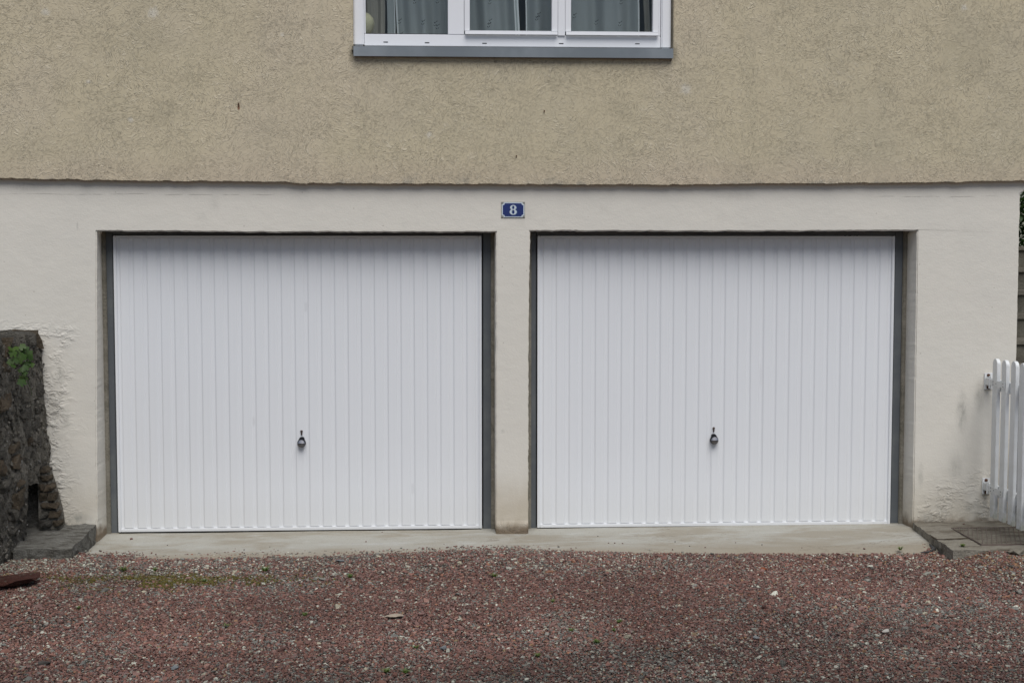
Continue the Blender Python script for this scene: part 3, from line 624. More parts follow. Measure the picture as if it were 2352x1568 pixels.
# curtains ------------------------------------------------------------
def curtain(label, px0, px1, Y, mat, amp, freq, hems, sprigs, ph=0., name='curtain', grp=None):
    x0, x1 = P(px0, 40, Y)[0], P(px1, 40, Y)[0]; z0, z1 = 3.285, 4.47; nx = max(8, int((x1 - x0) / .006)); nz = 9; vs, fs = [], []
    def pos(t, k):
        x = x0 + (x1 - x0) * t; sp = 1 - .25 * (k / nz)
        y = Y + amp * sp * (math.sin(x * freq + ph + .25 * k / nz) + .5 * math.sin(x * freq * 2.3 + 1 + ph)) 
        return (x + .012 * math.sin(k * .6 + ph), y, z0 + (z1 - z0) * k / nz)
    for k in range(nz + 1):
        for i in range(nx + 1): vs.append(pos(i / nx, k))
    n = nx + 1
    for k in range(nz):
        for i in range(nx): fs.append((k * n + i, k * n + i + 1, (k + 1) * n + i + 1, (k + 1) * n + i))
    me = bpy.data.meshes.new(name); me.from_pydata(vs, [], fs); me.update(); me.polygons.foreach_set('use_smooth', [True] * len(fs))
    o = thing(name, label, 'curtain', me=me, mats=mat, group=grp)
    for (s, wd) in hems:
        vs, fs = [], []; 
        for k in range(nz + 1):
            for t in ((0, wd / (x1 - x0)) if s == 0 else (1 - wd / (x1 - x0), 1)):
                p = pos(t, k); vs.append((p[0], p[1] - .003, p[2]))
        for k in range(nz): fs.append((2 * k, 2 * k + 1, 2 * k + 3, 2 * k + 2))
        m2 = bpy.data.meshes.new('hem'); m2.from_pydata(vs, [], fs); m2.update(); link('hem', m2, 'hem', o)
    if sprigs:
        bm = bmesh.new()
        for (px, py) in sprigs:
            x, z = P(px, py, Y); t = (x - x0) / (x1 - x0); y = Y - amp * 1.6 - .004
            for (dx, dz, an) in ((0, 0, 55), (.010, .006, 60), (-.006, -.002, 120), (.004, -.018, 50), (-.008, -.02, 125)):
                cx_, cz_ = x + dx, z + dz; a_ = R(an); ux, uz = math.cos(a_) * .009, math.sin(a_) * .009; vx, vz = -math.sin(a_) * .0024, math.cos(a_) * .0024
                bm.faces.new([bm.verts.new(p) for p in ((cx_ - ux, y, cz_ - uz), (cx_ + vx, y, cz_ + vz), (cx_ + ux, y, cz_ + uz), (cx_ - vx, y, cz_ - vz))])
        kind(link('embroidery', frombm('embroidery', bm), 'embroid', o), 'stuff')
    return o
curtain('grey beige drape at the far left of the window, beside the round cream vase', 828, 881, .22, 'drape', .014, 60, (), (), .4)
curtain('narrow white voile strip hanging just right of the left drape', 886, 904, .17, 'sheer', .010, 40, ((1, .006),), (), 1)
curtain('widest sheer curtain with leaf sprigs, across the left and middle panes', 910, 1192, .16, 'sheer', .030, 27, ((0, .012), (1, .030)), [(953, 4), (1005, 3), (918, 50), (922, 80), (972, 52), (1000, 55), (1005, 62), (1125, 5), (1125, 50), (1122, 58)], 2.2)
curtain('sheer curtain with leaf sprigs covering most of the right pane', 1204, 1465, .16, 'sheer', .028, 24, ((0, .008), (1, .010)), [(1236, 35), (1232, 42), (1318, 37), (1425, 5), (1422, 55), (1368, 52)], .9)
curtain('thin beige drape at the far right edge of the window', 1479, 1492, .21, 'drape', .006, 60, (), (), 2)
# cream vase on the inner sill
bm = bmesh.new(); lathe(bm, [(.030, 0), (.045, .006), (.075, .045), (.083, .085), (.075, .120), (.050, .148), (.032, .156), (.030, .150)], 28, 'z')
vx_, _ = P(832, 60, .14); thing('cream_vase', 'round cream glazed vase in the lower left corner of the window', 'vase', (vx_, .128, wz(80.5) + .0005), me=frombm('cream_vase', bm, True), mats='cream')

# ================================================================ number plate
px_, pz_ = P(1178.5, 482, -.004)
sg = thing('house_number_plate', 'blue enamel plate with white number 8 between the garage doors', 'sign', (px_, -.0005, pz_))
def notch(wd, ht, r, seg=6):
    out = []
    for (sx, sz, a0) in ((1, -1, 180), (1, 1, 270), (-1, 1, 0), (-1, -1, 90)):
        cx_, cz_ = sx * wd / 2, sz * ht / 2
        arc = [(cx_ + r * math.cos(R(a0 - 90 * k / seg)), cz_ + r * math.sin(R(a0 - 90 * k / seg))) for k in range(seg + 1)]
        out += arc
    return out
box('backing', (-.0805, -.004, -.053), (.0805, 0, .053), 'plate', sg, .001)
prism('border', notch(.151, .100, .0135), -.0060, -.0042, 'enamelw', sg); prism('blue_field', notch(.138, .087, .0135), -.0072, -.0062, 'enamelb', sg)
def ring(bm, cx_, cz_, rx, rz, ix, iz, y0, y1, seg=28, ox=0.):
    rs = []
    for (ax_, az_, yy, o_) in ((rx, rz, y1, 0), (rx, rz, y0, 0), (ix, iz, y0, ox), (ix, iz, y1, ox)):
        rs.append([bm.verts.new((cx_ + o_ + ax_ * math.cos(2 * math.pi * k / seg), yy, cz_ + az_ * math.sin(2 * math.pi * k / seg))) for k in range(seg)])
    for i in range(4):
        a_, b_ = rs[i], rs[(i + 1) % 4]
        for k in range(seg): bm.faces.new((a_[k], a_[(k + 1) % seg], b_[(k + 1) % seg], b_[k]))
for (nm_, dx, y0, y1, mt) in (('digit_shadow', .0035, -.0080, -.0074, 'enamels'), ('digit', 0, -.0090, -.0082, 'enamelw')):
    bm = bmesh.new(); ring(bm, dx, .0155, .0205, .0165, .0085, .0118, y0, y1); ring(bm, dx, -.0145, .0235, .0190, .0098, .0140, y0 + .0003, y1 + .0003)
    o = link(nm_, frombm(nm_, bm), mt, sg)
    if nm_ == 'digit_shadow': o.location = (0, 0, -.0012)
for (sx, sz) in ((-1, -1), (1, -1), (1, 1), (-1, 1)):
    bm = bmesh.new(); lathe(bm, [(.0038, -.004), (.0035, -.0062), (.0018, -.0070)], 12, 'y', (sx * .0735, 0, sz * .0465)); link('screw', frombm('screw', bm), 'chrome2', sg)

# rusty nails in the upper wall
for (px, py, ln, lb) in ((548, 238, .020, 'largest rusty nail in the beige wall, above the left garage door'), (1250, 255, .012, 'tiny rusty nail in the beige wall right below the window sill'), (1186, 358, .012, 'tiny rusty nail in the beige wall above the number plate')):
    x, z = P(px, py, -.05); bm = bmesh.new(); lathe(bm, [(.0022, .01), (.0022, -.006), (.0048, -.0062), (.0045, -.009)], 8, 'y'); add_box(bm, (-.0022, -.004, -ln), (.0022, .001, 0), .0008)
    thing('rusty_nail', lb, 'nail', (x, -.045, z), 'rusty nails in the beige wall', frombm('rusty_nail', bm), 'rust')

# ================================================================ rubble wall on the left
def rock(seed, fl=0, sub=2):
    r = random.Random(seed); bm = bmesh.new(); bmesh.ops.create_icosphere(bm, subdivisions=sub, radius=1); o = Vector((seed * 2.7, seed * 1.3, seed))
    for vt in bm.verts:
        p = vt.co; e = .42
        q = Vector([math.copysign(abs(c) ** e, c) for c in p]) * .5
        q *= 1 + .34 * noise.noise(p * 1.1 + o) + .18 * noise.noise(p * 2.7 + o) + .10 * noise.noise(p * 5 + o); vt.co = q
    return frombm('stone', bm, False)
rocks = [rock(i) for i in range(14)]
def face_x(y, z):
    t = max(0, min(1, -y / .7)); a0 = float(np.interp(z, [0, .5, .85, 1.4], [-3.11, -3.075, -3.105, -3.13])); a1 = float(np.interp(z, [0, .5, 1.4], [-3.20, -3.185, -3.185])); return a0 * (1 - t) + a1 * t
wall = thing('stone_wall', 'dark old rubble stone wall meeting the house at the left', 'wall')
vs, fs = [], []; YS = np.linspace(0, -2.3, 60); ZS = np.linspace(-.15, 1.345, 44)
bm = bmesh.new(); gridv = {}
def hole(y, z): return -.33 < y and z < .41 + .02 * math.sin(y * 40)
for i, y in enumerate(YS):
    for j, z in enumerate(ZS):
        hh = z
        x = face_x(y, z) - .003 + .016 * noise.noise(Vector((y * 9, z * 9, 0))) + .008 * noise.noise(Vector((y * 25, z * 25, 0)))
        if hole(y, z): x = -3.66
        if -.17 <= y and z < .50: x = min(x, -3.13)
        gridv[i, j] = bm.verts.new((x, y + .0015, hh + (.02 * noise.noise(Vector((y * 6, 0, 3))) if j == 43 else 0)))
for i in range(59):
    for j in range(43): bm.faces.new((gridv[i, j], gridv[i + 1, j], gridv[i + 1, j + 1], gridv[i, j + 1]))
bk = {}
for i, y in enumerate(YS): bk[i, 1] = bm.verts.new((-3.70, y + .0015, 1.33 + .02 * noise.noise(Vector((y * 4, 5, 3))))); bk[i, 0] = bm.verts.new((-3.70, y + .0015, -.15))
for i in range(59): bm.faces.new((gridv[i, 43], gridv[i + 1, 43], bk[i + 1, 1], bk[i, 1])); bm.faces.new((bk[i, 1], bk[i + 1, 1], bk[i + 1, 0], bk[i, 0]))
bm.faces.new([gridv[59, j] for j in range(44)] + [bk[59, 1], bk[59, 0]])
link('mortar', frombm('mortar', bm, True), 'mortar', wall)
box('slot_shade_back', (-3.66, -.045, -.1), (-3.135, -.006, .44), 'mossy', wall)  # dark board added behind the slot, standing in for its deep shade
rr = random.Random(5)
def put_stone(par, x, y, z, sx, sy, sz, rot=(0, 0, 0), mats=('rubble', 'rubble', 'rubble2')):
    o = bpy.data.objects.new('stone', rr.choice(rocks)); COL.objects.link(o); o.parent = par; o.location = (x, y, z); o.scale = (sx, sy, sz); o.rotation_euler = rot
    if not o.data.materials: o.data.materials.append(MAT['rubble'])
    o.material_slots[0].link = 'OBJECT'; o.material_slots[0].material = MAT[rr.choice(mats)]
    return o
z = 0.02
while z < 1.22:
    h = rr.uniform(.065, .125); y = -rr.uniform(0, .03)
    if z + h > 1.24: h = 1.245 - z
    while y > -2.25:
        if z < .40 and y > -.34: y = -.345 - rr.uniform(0, .02)
        ln = rr.uniform(.09, .27) * (1 if h > .08 else 1.2); yc, zc = y - ln / 2, z + h / 2 + rr.uniform(-.012, .012)
        if rr.random() < .95:
            put_stone(wall, face_x(yc, zc) - .034 + rr.uniform(-.012, .012), yc, zc, rr.uniform(.075, .10), (ln - rr.uniform(.012, .03)), h - rr.uniform(.008, .022), (rr.uniform(-.14, .14), rr.uniform(-.12, .12), rr.uniform(-.08, .08)), ('rubble', 'rubble', 'rubble', 'rubble', 'rubble', 'rubble', 'rubble2'))
        y -= ln
    z += h
y = -.02
while y > -2.3:                                                          # upright coping stones
    ln = rr.uniform(.07, .14); hh = rr.uniform(.12, .165)
    for xo in (0, -.22, -.42):
        put_stone(wall, face_x(y, 1.3) - .085 + xo + rr.uniform(-.015, .012), y - ln / 2, 1.325 + rr.uniform(-.012, .010), .20, ln - .008, hh, (rr.uniform(-.12, .12), rr.uniform(-.08, .08), 0), ('rubble', 'rubble', 'rubble2'))
    y -= ln
for (y, z) in ((-.375, .34), (-.385, .24), (-.385, .14), (-.27, .455)):      # edges of the drain slot
    put_stone(wall, face_x(y, z) - .06, y - .02, z, .15, .085, .10, (0, 0, 0), ('rubble',))

for (mt, cnt_, smin, smax) in (('mortar', 900, .010, .028), ('rubble', 700, .012, .034), ('peblight0', 260, .004, .010)):
    bm = bmesh.new()
    for k in range(cnt_):
        y, z = -rr.random() * 2.2, .02 + rr.random() * 1.28
        if z < .42 and y > -.34: continue
        s_ = rr.uniform(smin, smax); mtx = Matrix.Translation((face_x(y, z) + rr.uniform(-.012, .014), y, z)) @ Matrix.Rotation(rr.uniform(0, 6), 4, 'X') @ Matrix.Diagonal((s_ * .7, s_ * rr.uniform(.7, 1.5), s_ * rr.uniform(.5, 1), 1))
        res = bmesh.ops.create_icosphere(bm, subdivisions=1 if smin > .005 else 0 or 1, radius=.6, matrix=mtx)
        for vt in res['verts']: vt.co += Vector((rr.uniform(-1, 1), rr.uniform(-1, 1), rr.uniform(-1, 1))) * s_ * .10
    if mt == 'peblight0': MAT[mt] = simple('quartz fleck', (.42, .41, .39), .6, sc=60)
    kind(link('stone_chips', frombm('stone_chips', bm), mt, wall), 'stuff')

# little pier of flat stones against the house, on the step
pier = thing('stone_pier', 'small pier of flat brown stones beside the drain gap on the step', 'pier')
bm = bmesh.new(); PZ = [(.085, -2.985), (.20, -3.0), (.33, -3.03), (.45, -3.065), (.52, -3.10)]
L_ = [bm.verts.new((-3.128, yy, z_)) for z_, x_ in PZ for yy in (-.145, 0)]; R_ = [bm.verts.new((x_ - .008, yy, z_)) for z_, x_ in PZ for yy in (-.145, 0)]
for i in range(4):
    a_, b_ = 2 * i, 2 * i + 2
    bm.faces.new((L_[a_], R_[a_], R_[b_], L_[b_])); bm.faces.new((R_[a_], R_[a_ + 1], R_[b_ + 1], R_[b_])); bm.faces.new((L_[a_ + 1], L_[a_], L_[b_], L_[b_ + 1]))
bm.faces.new((L_[8], R_[8], R_[9], L_[9])); link('mortar', frombm('mortar', bm), 'mortar', pier)
zz = .095
for row, (h, cut) in enumerate(((.060, .62), (.060, .45), (.058, 0), (.062, .55), (.058, .4), (.058, 0), (.055, 0))):
    xr_ = float(np.interp(zz + h / 2, [.085, .2, .33, .45, .52], [-2.975, -2.99, -3.015, -3.05, -3.08])); xl_ = -3.128 + .006 * (row % 3)
    for (a_, b_) in (((xl_, xl_ + (xr_ - xl_) * cut), (xl_ + (xr_ - xl_) * cut, xr_)) if cut else ((xl_, xr_),)):
        put_stone(pier, (a_ + b_) / 2, -.118 + rr.uniform(-.008, .008), zz + h / 2, (b_ - a_) - .004, .10, h - rr.uniform(.008, .02), (rr.uniform(-.05, .05), rr.uniform(-.07, .07), rr.uniform(-.08, .08)), ('rubble2', 'rubble', 'rubble2'))
    zz += h

# step (ledge) in the corner
def blob_block(name, corners_top, zb, mat, sub=14, amp=.006, **kw):
    """quad top (4 x,y,z), sides down to zb, roughened"""
    A0, B0, C0, D0 = [Vector(c) for c in corners_top]; vs, fs = [], []; n = sub + 1; idx = {}
    def wob(p, k=1.): return p + Vector((noise.noise(p * 9), noise.noise(p * 9 + Vector((9, 0, 0))), noise.noise(p * 11 + Vector((0, 7, 0))))) * amp * k + Vector((noise.noise(p * 30), noise.noise(p * 30 + Vector((9, 0, 0))), noise.noise(p * 33))) * amp * .6 * k
    for j in range(n):
        for i in range(n):
            p = A0.lerp(B0, i / sub).lerp(D0.lerp(C0, i / sub), j / sub); idx[i, j] = len(vs); vs.append(wob(p)[:])
    for j in range(sub):
        for i in range(sub): fs.append((idx[i, j], idx[i + 1, j], idx[i + 1, j + 1], idx[i, j + 1]))
    rim = [(i, 0) for i in range(sub)] + [(sub, j) for j in range(sub)] + [(i, sub) for i in range(sub, 0, -1)] + [(0, j) for j in range(sub, 0, -1)]
    prev = [idx[r_] for r_ in rim]
    for lv in range(1, 5):
        cur = []
        for r_ in rim:
            t = Vector(vs[idx[r_]]); p = Vector((t.x, t.y, t.z + (zb - t.z) * lv / 4)); p = p + Vector((noise.noise(p * 22), noise.noise(p * 22 + Vector((4, 0, 0))), 0)) * amp * 1.6; cur.append(len(vs)); vs.append(p[:])
        m_ = len(rim)
        for k in range(m_): fs.append((prev[k], prev[(k + 1) % m_], cur[(k + 1) % m_], cur[k]))
        prev = cur
    me = bpy.data.meshes.new(name); me.from_pydata(vs, [], fs); me.update(); bm = bmesh.new(); bm.from_mesh(me); bmesh.ops.recalc_face_normals(bm, faces=bm.faces); bm.to_mesh(me); bm.free()
    return me
LB = P(220, 1203, 0)
me = blob_block('concrete_step', [(-3.26, -.0045, .088), (LB[0] + .002, -.0045, .088), (-2.800, -.600, .052), (-3.16, -.600, .050)], -.11, 'mossy', 26, .009)
thing('concrete_step', 'low dark mossy concrete step below the stone pier at left', 'step', me=me, mats='mossy')

# ================================================================ right-hand slab, grate, gate
me = blob_block('paved_path', [(2.768, -.0035, .046), (4.6, -.0035, .05), (4.6, -.90, .045), (2.715, -.905, .043)], -.10, 'slab', 40, .006)
pth = kind(link('paved_path', me, 'slab'), label='weathered grey paving slab in front of the white gate')
bm = bmesh.new()   # the joint between the two slabs, a shallow crooked lip
pts_ = [G(2140, 1230, .05), G(2152, 1237, .05), G(2178, 1236.5, .05), G(2224, 1234.5, .05)]
tube_pts(bm, [(p[0], p[1], .0465) for p in pts_], .0055, 6); link('open_joint', frombm('open_joint', bm), 'earth', pth)
bm = bmesh.new(); tube_pts(bm, [(2.60, -.655, -.022), (2.66, -.665, -.015), (2.71, -.60, -.012), (2.722, -.48, -.006)], [.003, .007, .013, .004], 8); link('open_joint', frombm('open_joint', bm), 'dark', pth)

gx0, gx1, gy0, gy1, gz = 2.955, 4.05, -.25, -.775, .054
gr = thing('metal_grate', 'rusty brown steel grating set in the path before the gate', 'grate')
box('plate', (gx0, gy1, gz - .012), (gx1, gy0, gz - .006), 'grate', gr)
bm = bmesh.new(); t = .0035
add_box(bm, (gx0 - t, gy1 - t, gz - .012), (gx0, gy0 + t, gz + .001)); add_box(bm, (gx1, gy1 - t, gz - .012), (gx1 + t, gy0 + t, gz + .001)); add_box(bm, (gx0 + .0002, gy1 - t, gz - .012), (gx1 - .0002, gy1, gz + .0008)); add_box(bm, (gx0 + .0002, gy0, gz - .012), (gx1 - .0002, gy0 + t, gz + .0008))
link('grate_frame', frombm('grate_frame', bm), 'grate', gr)
x = gx0 - .18
while x < gx1:
    # slanting bars: run from (x, gy1) to (x+.27, gy0), clipped to the frame
    xa, ya, xb, yb = x, gy1, x + .20, gy0; sl_ = (yb - ya) / (xb - xa)
    if xa < gx0: ya += (gx0 - xa) * sl_; xa = gx0
    if xb > gx1: yb -= (xb - gx1) * sl_; xb = gx1
    if xb - xa > .01:
        L2 = math.hypot(xb - xa, yb - ya); o = box('bar', (-L2 / 2 + .002, -.0017, -.006), (L2 / 2 - .002, .0017, .0015), 'grate', gr, loc=((xa + xb) / 2, (ya + yb) / 2, gz - .001)); o.rotation_euler = (0, 0, math.atan2(yb - ya, xb - xa))
    x += .031
bm = bmesh.new(); y = gy1 + .010
while y < gy0 - .004: add_box(bm, (gx0 + .001, y - .0022, gz - .006), (gx1 - .001, y + .0022, gz - .0028)); y += .0125
kind(link('cross_wires', frombm('cross_wires', bm), 'slab', gr), 'stuff')

gate = thing('picket_gate', 'white picket gate with rounded pickets standing open at the right', 'gate', (3.27, -.15, .105))
pk = [(-.0385, 0)] + [(-.0385 * math.cos(R(180 * k / 14)), 1.047 + .0385 * math.sin(R(180 * k / 14))) for k in range(15)] + [(.0385, 0)]
bm = bmesh.new(); A_ = [bm.verts.new((0, a_, z_)) for a_, z_ in pk]; B_ = [bm.verts.new((.024, a_, z_)) for a_, z_ in pk]
fa = bm.faces.new(A_); fb = bm.faces.new(B_[::-1])
for i in range(len(pk)): bm.faces.new((A_[i], A_[(i + 1) % len(pk)], B_[(i + 1) % len(pk)], B_[i]))
bmesh.ops.bevel(bm, geom=list(fa.edges) + list(fb.edges), offset=.0022, segments=2, affect='EDGES'); pme = frombm('picket', bm); pme.materials.append(MAT['gate'])
for k in range(7):
    o = bpy.data.objects.new('picket', pme); COL.objects.link(o); o.parent = gate; o.location = (random.uniform(-.002, .002), -.146 * k, random.uniform(-.004, .004)); o.rotation_euler = (random.uniform(-.004, .004), 0, 0)
for zr in (.14, .86): box('rail', (.0245, -.146 * 6 - .05, zr), (.050, .045, zr + .075), 'gate', gate, .002)
for zr in (.895, .168):
    bm = bmesh.new(); add_box(bm, (-.0045, -.17, zr), (-.0008, .035, zr + .040), .0006); o = link('strap', frombm('strap', bm), 'gate', gate)
    bm = bmesh.new(); add_box(bm, (-.010, .086, zr - .004), (.034, .140, zr + .048), .003); tube_pts(bm, [(-.004, .078, zr - .022), (-.004, .078, zr + .062)], .0080, 12); add_box(bm, (-.0075, .03, zr + .002), (-.0046, .075, zr + .040), .001)
    link('hinge_block', frombm('hinge_block', bm), 'gate', gate)
    bm = bmesh.new(); add_box(bm, (-.016, .1405, zr - .036), (.040, .1465, zr + .078), .001); link('wall_plate', frombm('wall_plate', bm), 'gate', gate)
    for dz in (-.022, .062):
        bm = bmesh.new(); lathe(bm, [(.011, .1403), (.0105, .131), (.006, .127)], 8, 'y', (.010, 0, zr + dz)); link('bolt', frombm('bolt', bm), 'rust', gate)
    for (yy, dz) in ((.02, .03), (.02, .008), (-.03, .02), (-.145, .03), (-.145, .01)):
        bm = bmesh.new(); add_box(bm, (-.0062, yy - .003, zr + dz - .003), (-.0046, yy + .003, zr + dz + .003)); link('screw', frombm('screw', bm), 'black', gate)

# ================================================================ stairs, terrace and bush beyond the corner
st = thing('outdoor_stairs', 'worn concrete stairs climbing beside the house at the right edge', 'stairs', (4.0, 0, 0))
for i in range(1, 12):
    zt = .08 + .17 * i; yn = .5 + (zt - 1.27) * 1.647; x0 = 3.52
    box('step', (x0 - 4.0, yn + .02, -.1 if i == 1 else zt - .17 + .0005), (1.3, yn + .31 if i < 11 else yn + .6, zt - .035), 'tread', st)
    box('step_nosing', (x0 - 4.0 - .003, yn, zt - .0345), (1.3, yn + .34 if i < 11 else yn + .6, zt), 'margin', st, .004)
g = box('garden_terrace', (3.482, 2.22, -.2), (8, 7.3, 1.93), 'earth'); kind(g, label='raised earth terrace beyond the outdoor stairs')
box('stair_fill', (-.48, -1.0, -.1), (1.3, 2.2, .06), 'tread', st)
bush = thing('leafy_bush', 'dark green leafy bush at the top of the outdoor stairs', 'bush', (4.0, 3.0, 1.93))
bm = bmesh.new()
for k in range(9):
    a_ = random.uniform(0, 6.28); r_ = random.uniform(.3, .75); tube_pts(bm, [(0, 0, 0), (r_ * .4 * math.cos(a_), r_ * .4 * math.sin(a_), .4), (r_ * math.cos(a_), r_ * math.sin(a_), random.uniform(.8, 1.3))], [.02, .012, .005], 6)
link('branch', frombm('branch', bm), 'earth', bush)
bm = bmesh.new(); 
for k in range(15000):
    a_ = random.uniform(0, 6.28); e_ = random.uniform(-.98, 1); rad = random.uniform(.55, 1) ** .5
    c_ = Vector((math.cos(a_) * 1.0 * rad * math.sqrt(max(0, 1 - e_ * e_)), math.sin(a_) * .75 * rad * math.sqrt(max(0, 1 - e_ * e_)), max(.01, .50 + e_ * .75 * rad)))
    if noise.noise(c_ * 3.2) < -.30: continue
    if c_.x < -.46 and c_.y < .3 and False: continue
    s_ = random.uniform(.018, .036); m3 = Matrix.Rotation(random.uniform(0, 6.28), 3, 'Z') @ Matrix.Rotation(random.uniform(-1.1, 1.1), 3, 'X')
    bm.faces.new([bm.verts.new(c_ + m3 @ Vector(p) * s_) for p in ((0, -1, 0), (.5, -.2, .12), (.35, .5, .08), (0, 1, 0), (-.35, .5, .08), (-.5, -.2, .12))])
kind(link('leaves', frombm('leaves', bm), 'bush', bush), 'stuff')
bm = bmesh.new(); tube_pts(bm, [(3.44, 2.35, 2.62), (3.60, 2.30, 2.12), (3.66, 2.28, 1.935)], .011, 8)
thing('teal_pole', 'thin teal plastic pole leaning against the bush above the stairs', 'pole', me=frombm('teal_pole', bm), mats='teal')

# ================================================================ small things on the ground
def leaf_outline(n=5):
    out = []
    for k in range(24):
        a_ = 2 * math.pi * k / 24; r_ = .5 * (1 + .16 * math.cos(5 * (a_ - math.pi / 2)) + .05 * math.cos(15 * a_)); 
        if abs((a_ - 1.5 * math.pi)) < .2: r_ *= .45
        out.append((r_ * math.cos(a_), r_ * math.sin(a_)))
    return out
def leaf_mesh(fold=.18):
    bm = bmesh.new(); o_ = leaf_outline(); c_ = bm.verts.new((0, 0, .02)); vs_ = [bm.verts.new((x_, y_, -fold * (x_ * x_ + .6 * y_ * y_) + .05 * abs(x_))) for x_, y_ in o_]
    for k in range(24): bm.faces.new((c_, vs_[k], vs_[(k + 1) % 24]))
    return frombm('leaf', bm, True)
lm = leaf_mesh(); lm.materials.append(MAT['leaf'])
px0, pz0 = P(48, 835, -.45)
plant = thing('climbing_weed', 'bright green lobed weed growing from the dark stone wall', 'plant', (-3.16, -.45, pz0 + .02))
bm = bmesh.new()
for k in range(6):
    a_ = -1.1 + k * .42; tube_pts(bm, [(-.02, 0, .03), (.02, .10 * math.sin(a_), .05 - .04 * k / 3), (.035, .25 * math.sin(a_), .09 - .075 * k + .04)], [.003, .0025, .0015], 5)
link('stem', frombm('stem', bm), 'leaf', plant)
for (px, py, s_) in ((24, 801, .045), (36, 800, .05), (50, 796, .065), (58, 802, .06), (30, 812, .062), (40, 806, .07), (66, 812, .065), (70, 822, .05), (52, 818, .07), (44, 826, .065), (34, 828, .06), (24, 831, .05), (63, 834, .06), (71, 838, .055), (58, 845, .055), (48, 850, .045), (54, 868, .065), (50, 878, .07), (56, 856, .05), (31, 840, .04)):
    Yd = -.45 + random.uniform(-.06, .06); x, z = P(px, py, Yd); x_ = face_x(Yd, z) + .03 + random.uniform(0, .05)
    Yc = CY + (x_ - CX) * (Yd - CY) / (x - CX)            # slide along to the wall face
    x2, z2 = P(px, py, Yc)
    o = bpy.data.objects.new('leaf', lm); COL.objects.link(o); o.parent = plant; o.location = Vector((x2, Yc, z2)) - plant.location; s_ *= .82; o.scale = (s_,) * 3
    o.rotation_euler = (R(random.uniform(25, 80)), random.uniform(-.5, .5), R(random.uniform(15, 60)) + random.uniform(-.4, .4))

def grass_tuft(px, py, h, n, label, z=None):
    x, y = G(px, py, -.02 if z is None else z); z = ground_z(x, y) if z is None else z
    bm = bmesh.new()
    for k in range(n):
        a_ = random.uniform(0, 6.28); r_ = random.uniform(0, .35) * h; ln = h * random.uniform(.4, 1.15); t_ = random.uniform(.4, 1.5); w_ = .0022
        bx, by = r_ * math.cos(a_), r_ * math.sin(a_); dx, dy = math.cos(a_), math.sin(a_); sx, sy = -dy * w_, dx * w_
        p0 = (bx, by, -.004); p1 = (bx + dx * ln * t_ * .4, by + dy * ln * t_ * .4, ln * .6); p2 = (bx + dx * ln * t_, by + dy * ln * t_, ln * (1 - .35 * t_))
        q_ = [bm.verts.new(v_) for v_ in ((p0[0] - sx, p0[1] - sy, p0[2]), (p0[0] + sx, p0[1] + sy, p0[2]), (p1[0] + sx, p1[1] + sy, p1[2]), (p1[0] - sx, p1[1] - sy, p1[2]), p2)]
        bm.faces.new(q_[:4]); bm.faces.new((q_[3], q_[2], q_[4]))
    thing('grass_tuft', label, 'grass tuft', (x, y, z), 'small grass tufts in the gravel', frombm('grass_tuft', bm), 'grass')
for a_ in ((608, 1307, .045, 40, 'tallest grass tuft in the gravel just below the left garage door'), (284, 1308, .035, 60, 'grass tuft at the upper left rim of the ochre moss patch'), (355, 1306, .022, 30, 'small grass tuft at the upper right rim of the ochre moss patch'),
           (470, 1330, .022, 40, 'low grass tuft at the right end of the ochre moss patch'), (804, 1323, .028, 40, 'grass tuft in the gravel under the right half of the left garage door'), (1135, 1323, .026, 45, 'grass tuft in the gravel straight below the middle pillar'),
           (521, 1437, .026, 30, 'lone grass tuft in the open gravel at left of the flat cream stone'), (700, 1409, .020, 40, 'low grass tuft left of the flat cream stone'), (1270, 1375, .018, 30, 'tiny grass tuft in the gravel just right of the pillar line'),
           (1422, 1423, .020, 45, 'upper grass tuft of the pair below the right garage door'), (1410, 1443, .016, 30, 'lower grass tuft of the pair below the right garage door'), (1312, 1444, .018, 40, 'grass tuft left of the pair below the right garage door'),
           (1370, 1472, .022, 60, 'widest flat grass tuft in the gravel near the bottom centre'), (1235, 1501, .018, 40, 'grass tuft near the bottom centre, left of the widest one'), (889, 1536, .024, 50, 'left of the two grass tufts at the bottom edge'),
           (931, 1538, .024, 50, 'right of the two grass tufts at the bottom edge'), (955, 1483, .018, 30, 'small grass tuft above the two at the bottom edge'), (180, 1393, .016, 30, 'small grass tuft in the gravel near the left edge')):
    grass_tuft(*a_)
grass_tuft(2211, 1254, .022, 60, 'grass tuft growing on the paved path beside the grate', .046)
grass_tuft(2068, 1261, .024, 40, 'grass tuft at the right end of the concrete apron', -.01)

def loose(name, label, cat, px, py, size, mat, seed, rot=0, z=None, lift=.3, grp=None):
    x, y = G(px, py, -.01 if z is None else z); z0 = ground_z(x, y) if z is None else z
    me = pebble_mesh(seed, sub=2); me.name = name
    for vt in me.vertices: vt.co = Vector((vt.co.x * size[0], vt.co.y * size[1], vt.co.z * size[2])) * 1.25
    return thing(name, label, cat, (x, y, z0 + size[2] * lift), grp, me, mat, rot)
MAT['chip'] = simple('pale sandstone', (.36, .30, .235), .9, sc=40, bump=.001); MAT['slate'] = simple('grey slate', (.15, .16, .165), .8, sc=30, bump=.001)
MAT['pebred'] = simple('red brown pebble', (.15, .085, .07), .85, sc=40); MAT['pebdark'] = simple('dark pebble', (.055, .05, .045), .85, sc=40); MAT['peblight'] = simple('pale pebble', (.42, .40, .36), .85, sc=40)
loose('red_rock', 'large flat red brown rock on the gravel at the left edge', 'rock', 12, 1345, (.34, .20, .08), 'redrock', 41, .25, lift=.35)
loose('flat_stone', 'flat cream stone lying tilted on the gravel, the largest pale one', 'stone', 905, 1410, (.10, .055, .016), 'chip', 42, .35, lift=.9)
